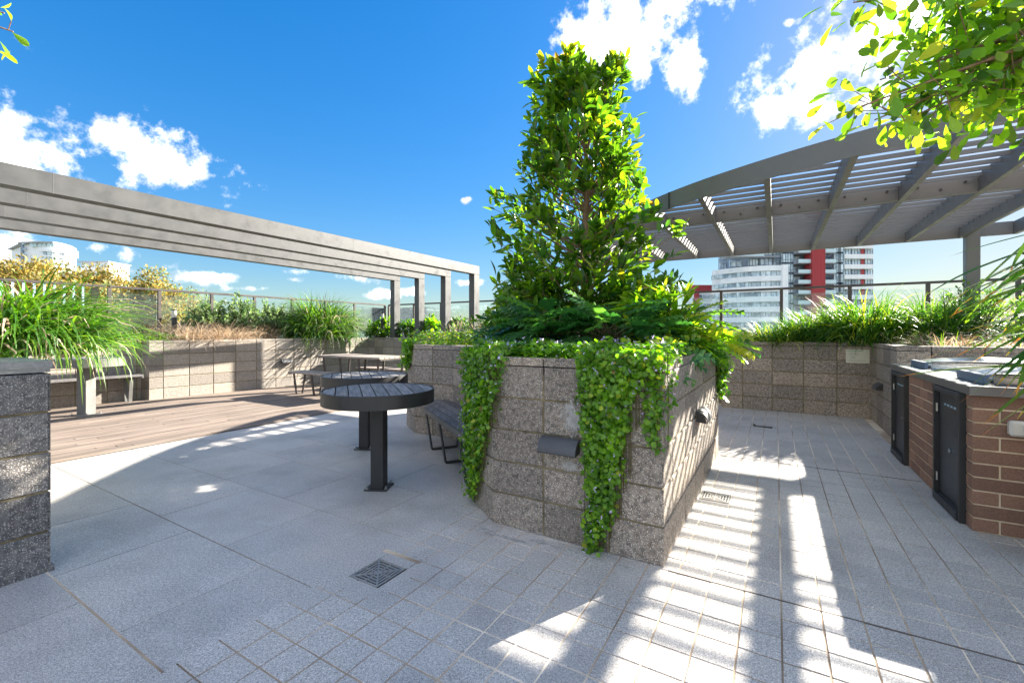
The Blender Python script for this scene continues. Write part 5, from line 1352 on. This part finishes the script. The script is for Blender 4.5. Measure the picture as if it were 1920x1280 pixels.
# low wooded ridge on the skyline
vs = []; fs = []; m = 160
rg = random.Random(5)
hs_ = [6+5*math.sin(i*0.21)+3*math.sin(i*0.57+1)+rg.uniform(-1, 1) for i in range(m)]
for i in range(m):
    a = math.radians(-70+140*i/(m-1)); X, Y = 1500*math.sin(a), 1500*math.cos(a)
    vs += [(X*0.93, Y*0.93, -24), (X, Y, hs_[i]-2), (X*1.1, Y*1.1, -24)]
for i in range(m-1):
    fs += [(3*i, 3*i+3, 3*i+4, 3*i+1), (3*i+1, 3*i+4, 3*i+5, 3*i+2)]
mb = MB(); mb.add(vs, fs)
o = mb.build('wooded_ridge', mat('distant ridge', (0.08, 0.12, 0.12), 1.0, build=lambda nt, b: (lambda q: q.L(q.ramp(q.noise(0.03, 6), [(0.3, (0.06, 0.1, 0.1)), (0.7, (0.14, 0.17, 0.17))]), b.inputs['Base Color']))(NB(nt)))); o['kind'] = 'structure'

M_bwhite = mat('white render', (0.85, 0.85, 0.85), 0.7, build=lambda nt, b: (lambda q: q.L(q.ramp(q.noise(0.6, 5), [(0.3, (0.78, 0.78, 0.8)), (0.7, (0.9, 0.9, 0.9))]), b.inputs['Base Color']))(NB(nt)))
M_bwin = mat('tower window glass', (0.09, 0.12, 0.15), 0.12, spec=0.8, build=lambda nt, b: (lambda q: q.L(q.mix(1.0, q.ramp(q.noise(0.7, 2), [(0.35, (0.26, 0.34, 0.4)), (0.65, (0.68, 0.78, 0.82))]), q.ramp(q.rnd(), [(0, GREY(0.68)), (1, GREY(1.2))]), 'MULTIPLY'), b.inputs['Base Color']))(NB(nt)))
M_bblue = mat('blue grey cladding', (0.24, 0.29, 0.37), 0.4)
M_bred = mat('dark red cladding', (0.42, 0.05, 0.055), 0.6)
M_bglass = mat('pale balcony glass', (0.55, 0.68, 0.72), 0.2)
M_bgrey = mat('grey roof edge', (0.36, 0.37, 0.4), 0.6)
M_mull = mat('window mullion', (0.2, 0.22, 0.25), 0.5)
def fx(px, Y): return (px-960)/F_PX*Y
def fz(py, Y): return EYE+(HOR-py)*Y/F_PX
def tower():
    Y = 130.0; fl_h = 3.03
    t = thing('apartment_tower', (fx(1495, Y), Y+8, -24), 'large white and red apartment tower behind the right planter', 'building')
    def X(px): return fx(px, Y)
    ztop = fz(497, Y)                       # top of the rounded white wing
    # dark core behind everything
    mb = MB(); mb.prism([(fx(1347, Y+16), Y+16, 0), (fx(1372, Y+9.5), Y+9.5, 0), (fx(1405, Y+6), Y+6, 0), (X(1440), Y+5, 0), (X(1500), Y+4, 0), (X(1655), Y+5, 0), (X(1655), Y+22, 0), (fx(1352, Y+22), Y+22, 0)], -24, fz(395, Y)); mb.build('core', M_bblue, t)
    # rounded wing: outline of the bands
    def outline(off):
        pts = []
        for i in range(15):
            u = i/14; px = 1335+(1474-1335)*u
            yy = Y+12*(1-u)**2.2-off
            pts.append((fx(px, yy), yy, 0))
        pts += [(X(1474), Y+8, 0), (fx(1345, Y+20), Y+20, 0)]
        return pts
    mb = MB(); mb.prism(outline(-0.9), -24, ztop-0.4); mb.build('wing_core', M_bwin, t)
    k = 0; z = ztop
    while z > -24:
        mb = MB(); mb.prism(outline(0.0), max(-24, z-1.55), z); mb.build('balcony_band', M_bwhite, t); z -= fl_h; k += 1
    mb = MB(); mb.box((X(1470), Y-0.15, (ztop-24)/2), (1.6, 1.2, ztop+24)); mb.build('end_wall', M_bwhite, t)
    mb = MB(); mb.box((fx(1343.5, Y+10.6), Y+10.6, (ztop-24)/2), (0.9, 1.6, ztop+24-.2)); mb.build('corner_wall', M_bwhite, t)
    # windows of the wing
    for f in range(9):
        zc_ = ztop-1.55-0.74-f*fl_h
        for (a, b2) in ((1336, 1340.5), (1347, 1382), (1384, 1408), (1410, 1425), (1427, 1444), (1446, 1464.5)):
            u = ((a+b2)/2-1335)/139; yy = Y+12*(1-u)**2.2+0.55; slope = math.atan(12*2.2*(1-u)**1.2/23.0)
            w = (fx(b2, yy)-fx(a, yy))/math.cos(slope); cx_ = fx((a+b2)/2, yy); mb = MB(); mb.box((cx_, yy, zc_), (w, 0.25, 1.4), -slope); wn = mb.build('window', M_bwin, t)
            nm = max(1, int(w/1.1)); mm = MB()
            for j in range(nm+1): mm.box((cx_+(w*j/nm-w/2)*math.cos(slope)-0.16*math.sin(slope), yy-(w*j/nm-w/2)*math.sin(slope)-0.16*math.cos(slope), zc_), (0.12, 0.1, 1.4), -slope)
            mm.build('mullion', M_mull, wn)
    # upper blue storeys above the wing
    for f in range(4):
        z0 = ztop+0.3+f*fl_h
        for (a, b2) in ((1350, 1366), (1368, 1400), (1404, 1420), (1424, 1446), (1448, 1466)):
            mb = MB(); yu = Y+4.6+10*max(0, (1425-(a+b2)/2)/78)**1.7; w = fx(b2, yu)-fx(a, yu); mb.box((fx((a+b2)/2, yu), yu, z0+1.3), (w, 1.0, 1.9)); wn = mb.build('window', M_bwin, t)
            mm = MB()
            for j in range(4): mm.box((fx(a, yu)+w*j/3, yu-0.55, z0+1.3), (0.14, 0.1, 1.9))
            mm.build('mullion', M_mull, wn)
        mb = MB(); mb.box((X(1420), Y+3.2, z0+2.55), (X(1470)-X(1372), 3.2, 0.25)); mb.build('slab', M_bgrey, t)
        mb = MB(); mb.box((X(1400), Y+1.9, z0+3.2), (X(1440)-X(1360), 0.1, 1.0)); mb.build('balcony_glass', M_bglass, t)
    # middle: glass column, balconies, red fin, balconies, blue column
    zt = fz(395, Y)
    def col(a, b2, matw, nmul, y=Y+2.5, first=zt):
        z = first
        while z > -22:
            mb = MB(); w = X(b2)-X(a); mb.box((X((a+b2)/2), y, z-1.35), (w, 0.8, 2.45)); wn = mb.build('window', matw, t)
            mm = MB()
            for j in range(nmul+1): mm.box((X(a)+w*j/nmul, y-0.45, z-1.35), (0.16, 0.1, 2.45))
            mm.box((X((a+b2)/2), y-0.45, z-1.9), (w, 0.09, 0.12)); mm.build('mullion', M_mull, wn); z -= fl_h
    col(1476, 1495.5, M_bwin, 4); col(1573, 1582, M_bwin, 2); col(1586, 1592, M_bwin, 1)
    for (a, b2) in ((1498, 1523), (1547, 1569)):
        z = zt
        while z > -22:
            w = X(b2)-X(a); xc = X((a+b2)/2)
            mb = MB(); mb.box((xc, Y+2.0, z-0.1), (w, 3.6, 0.25)); mb.build('balcony_slab', M_bgrey, t)
            mb = MB(); mb.box((xc, Y+0.25, z+0.5), (w, 0.08, 1.0)); mb.build('balcony_glass', M_bglass, t)
            mb = MB(); mb.box((xc-w*0.1, Y+3.6, z+1.2), (w*0.5, 0.3, 2.1)); mb.build('window', M_bwin, t)
            z -= fl_h
    mb = MB(); mb.box((X(1533.5), Y+1.4, (zt+1-24)/2), (X(1546)-X(1522), 3.6, zt+1+24)); rf = mb.build('red_wall', M_bred, t)
    mm = MB()
    for j in range(9): mm.box((X(1523)+(X(1545)-X(1523))*j/8, Y-0.44, (zt-24)/2), (0.12, 0.12, zt+24))
    mm.build('rib', M_bred, rf)
    # right wing with white bands
    z = fz(474, Y)+3*fl_h
    while z > -22:
        mb = MB(); mb.prism([(X(1594), Y+2.2, 0), (X(1649), Y+2.2, 0), (X(1654.5), Y+3.6, 0), (X(1654.5), Y+9, 0), (X(1594), Y+9, 0)], z-1.3, z); mb.build('balcony_band', M_bwhite, t)
        for (a, b2, m_) in ((1596, 1611, M_bwin), (1613, 1629, M_bwin), (1638, 1653, M_bwin), (1630, 1637, M_bred)):
            w = X(b2)-X(a); mb = MB(); mb.box((X((a+b2)/2), Y+3.6, z+0.86), (w, 0.8, 1.7)); wn = mb.build('window' if m_ is M_bwin else 'red_panel', m_, t)
            if m_ is M_bwin:
                mm = MB()
                for j in range(4): mm.box((X(a)+w*j/3, Y+3.15, z+0.86), (0.12, 0.1, 1.7))
                mm.build('mullion', M_mull, wn)
        z -= fl_h
tower()
def small_block():
    Y = 150.0; t = thing('apartment_block', (fx(1318, Y), Y, -24), 'small white block with a red top left of the large tower', 'building')
    X = lambda p: fx(p, Y)
    mb = MB(); mb.box((X(1318), Y+4, (fz(545, Y)-24)/2), (X(1335)-X(1302), 8, fz(545, Y)+24)); mb.build('wall', M_bwhite, t)
    mb = MB(); mb.box((X(1318), Y+3.9, fz(540, Y)), (X(1336)-X(1301), 8.5, 2.0)); mb.build('red_top', M_bred, t)
    mb = MB(); mb.box((X(1305.5), Y-0.2, (fz(545, Y)-24)/2), (X(1310)-X(1301), 0.6, fz(545, Y)+23.9)); mb.build('red_wall', M_bred, t)
    for f in range(8):
        for a in (1313, 1321, 1329):
            mb = MB(); mb.box((X(a), Y-0.1, fz(556, Y)-3.05*f), (1.1, 0.3, 1.2)); mb.build('window', M_bwin, t)
small_block()
def left_block():
    Y = 120.0; t = thing('apartment_block', (fx(85, Y), Y, -24), 'white curved apartment block above the golden trees at the left', 'building')
    X = lambda p: fx(p, Y)
    zt = fz(455, Y)
    pts = [(X(20), Y+3, 0), (X(36), Y+1, 0), (X(80), Y, 0), (X(100), Y+0.6, 0), (fx(120, Y+2.6), Y+2.6, 0), (fx(135, Y+6), Y+6, 0), (fx(143, Y+10), Y+10, 0), (fx(140, Y+14), Y+14, 0), (fx(22, Y+10), Y+10, 0)]
    mb = MB(); mb.prism(pts, -24, zt-0.2); mb.build('wall', M_bwhite, t)
    ctr = Vector((X(85), Y+8, 0)); big = [(ctr.x+(p[0]-ctr.x)*1.08, ctr.y+(p[1]-ctr.y)*1.12, 0) for p in pts]
    mb = MB(); mb.prism(big, zt-0.1, zt+0.25); mb.build('roof', M_bgrey, t)
    for f in range(6):
        z = fz(471, Y)-f*1.42
        sl = [(X(79), Y-0.9, 0), (X(101), Y-0.4, 0), (fx(121, Y+1.7), Y+1.7, 0), (fx(136, Y+5), Y+5, 0), (fx(143, Y+9.0), Y+9.0, 0), (fx(136, Y+10), Y+10, 0), (X(79), Y+5, 0)]
        mb = MB(); mb.prism(sl, z-0.15, z+0.32); mb.build('balcony_band', M_bwhite, t)
        for a, yy in ((85, -0.25), (91, -0.15), (97, 0.1), (105, 1.0), (112, 1.7), (119, 2.4), (126, 4.0)):
            mb = MB(); mb.box((fx(a, Y+yy), Y+yy, z-0.55), (0.62, 0.4, 0.8)); mb.build('window', M_bwin, t)
    for a, b2 in ((44, 456), (44, 466), (44, 477), (82, 472.5), (82, 482.5)):
        mb = MB(); mb.box((X(a-1), Y+0.3, fz(b2, Y)), (0.7, 0.5, 0.65)); mb.build('window', M_bwin, t)
    for a in (60, 66, 76, 84, 92, 100):
        mb = MB(); mb.box((X(a), Y+0.1, fz(459, Y)), (0.7, 0.5, 1.0)); mb.build('window', M_bglass, t)
    mb = MB(); mb.box((X(36), Y+1.0, (zt-24)/2), (0.6, 0.8, zt+24-.4)); mb.build('downpipe', M_bblue, t)
    mb = MB(); mb.box((fx(136, Y+9), Y+9, fz(466, Y)), (X(141)-X(130), 2, 2.0)); mb.build('stair_tower', M_bgrey, t)
    Y2 = 150.0; t2 = thing('apartment_block', (fx(178, Y2), Y2, -24), 'smaller flat roofed white block right of the curved one', 'building')
    X2 = lambda p: fx(p, Y2); zt2 = fz(492, Y2)
    mb = MB(); mb.box((X2(178), Y2+4, (zt2-24)/2), (X2(205)-X2(152), 8, zt2+24)); mb.build('wall', M_bwhite, t2)
    mb = MB(); mb.box((X2(178), Y2+3.8, zt2+0.15), (X2(207)-X2(150), 9, 0.4)); mb.build('roof', M_bgrey, t2)
    for a in (156, 166, 173, 182, 190, 198):
        for r in (0, 1, 2):
            mb = MB(); mb.box((X2(a), Y2-0.1, zt2-1.1-2.6*r), (1.0, 0.3, 1.2)); mb.build('window', M_bwin, t2)
left_block()
def far_tree(px, py_top, Y, rx, rz_, label, mats, n=7000, size=0.5, matw=None, seed=1):
    np.random.seed(seed); random.seed(seed)
    ztop = fz(py_top, Y); c = np.array([fx(px, Y), Y, ztop-rz_])
    t = thing('golden_tree', (c[0], c[1], -24), label, 'tree', 'golden crowned trees beyond the balustrade')
    mb = MB(); mb.tube([(c[0], c[1], -24), (c[0]+0.3, c[1], c[2]-rz_*0.5), (c[0], c[1], c[2])], [0.5, 0.35, 0.2], 8); mb.build('trunk', M_bark, t)
    K = 90; lob = rdir(K)*np.random.uniform(0.45, 0.95, (K, 1)); lr = np.random.uniform(0.16, 0.3, K)
    k = np.random.randint(0, K, n); d = rdir(n); P = lob[k]+d*lr[k][:, None]*np.random.uniform(0.5, 1.1, (n, 1))
    P = P*np.array([rx, rx*0.8, rz_])+c
    ax = d+rdir(n)*0.8; nr = d+rdir(n)*0.5+np.array([0, 0, .3])
    mi = np.random.choice(len(mats), n, p=matw)
    put_leaves(t, T_SMALL, P, frames(ax, nr), np.random.uniform(0.6, 1.2, n)*size, mats, mi, 0)
far_tree(30, 494, 34, 5.6, 5.0, 'golden leafed tree crown at the far left beyond the railing', [M_golden, M_sage], 55000, 0.32, [.85, .15], 31)
far_tree(160, 500, 38, 5.2, 5.0, 'golden leafed tree crown beneath the small white block', [M_golden, M_sage], 55000, 0.32, [.85, .15], 32)
far_tree(270, 518, 36, 4.3, 4.6, 'golden green tree crown behind the bollard light at the end of the row', [M_golden, M_sage], 50000, 0.3, [.7, .3], 33)
far_tree(360, 548, 44, 3.6, 5.2, 'lower pale green tree crown seen through the balustrade glass', [M_sage, M_golden], 30000, 0.26, [.65, .35], 34)

S.render.resolution_x = 1024; S.render.resolution_y = 682
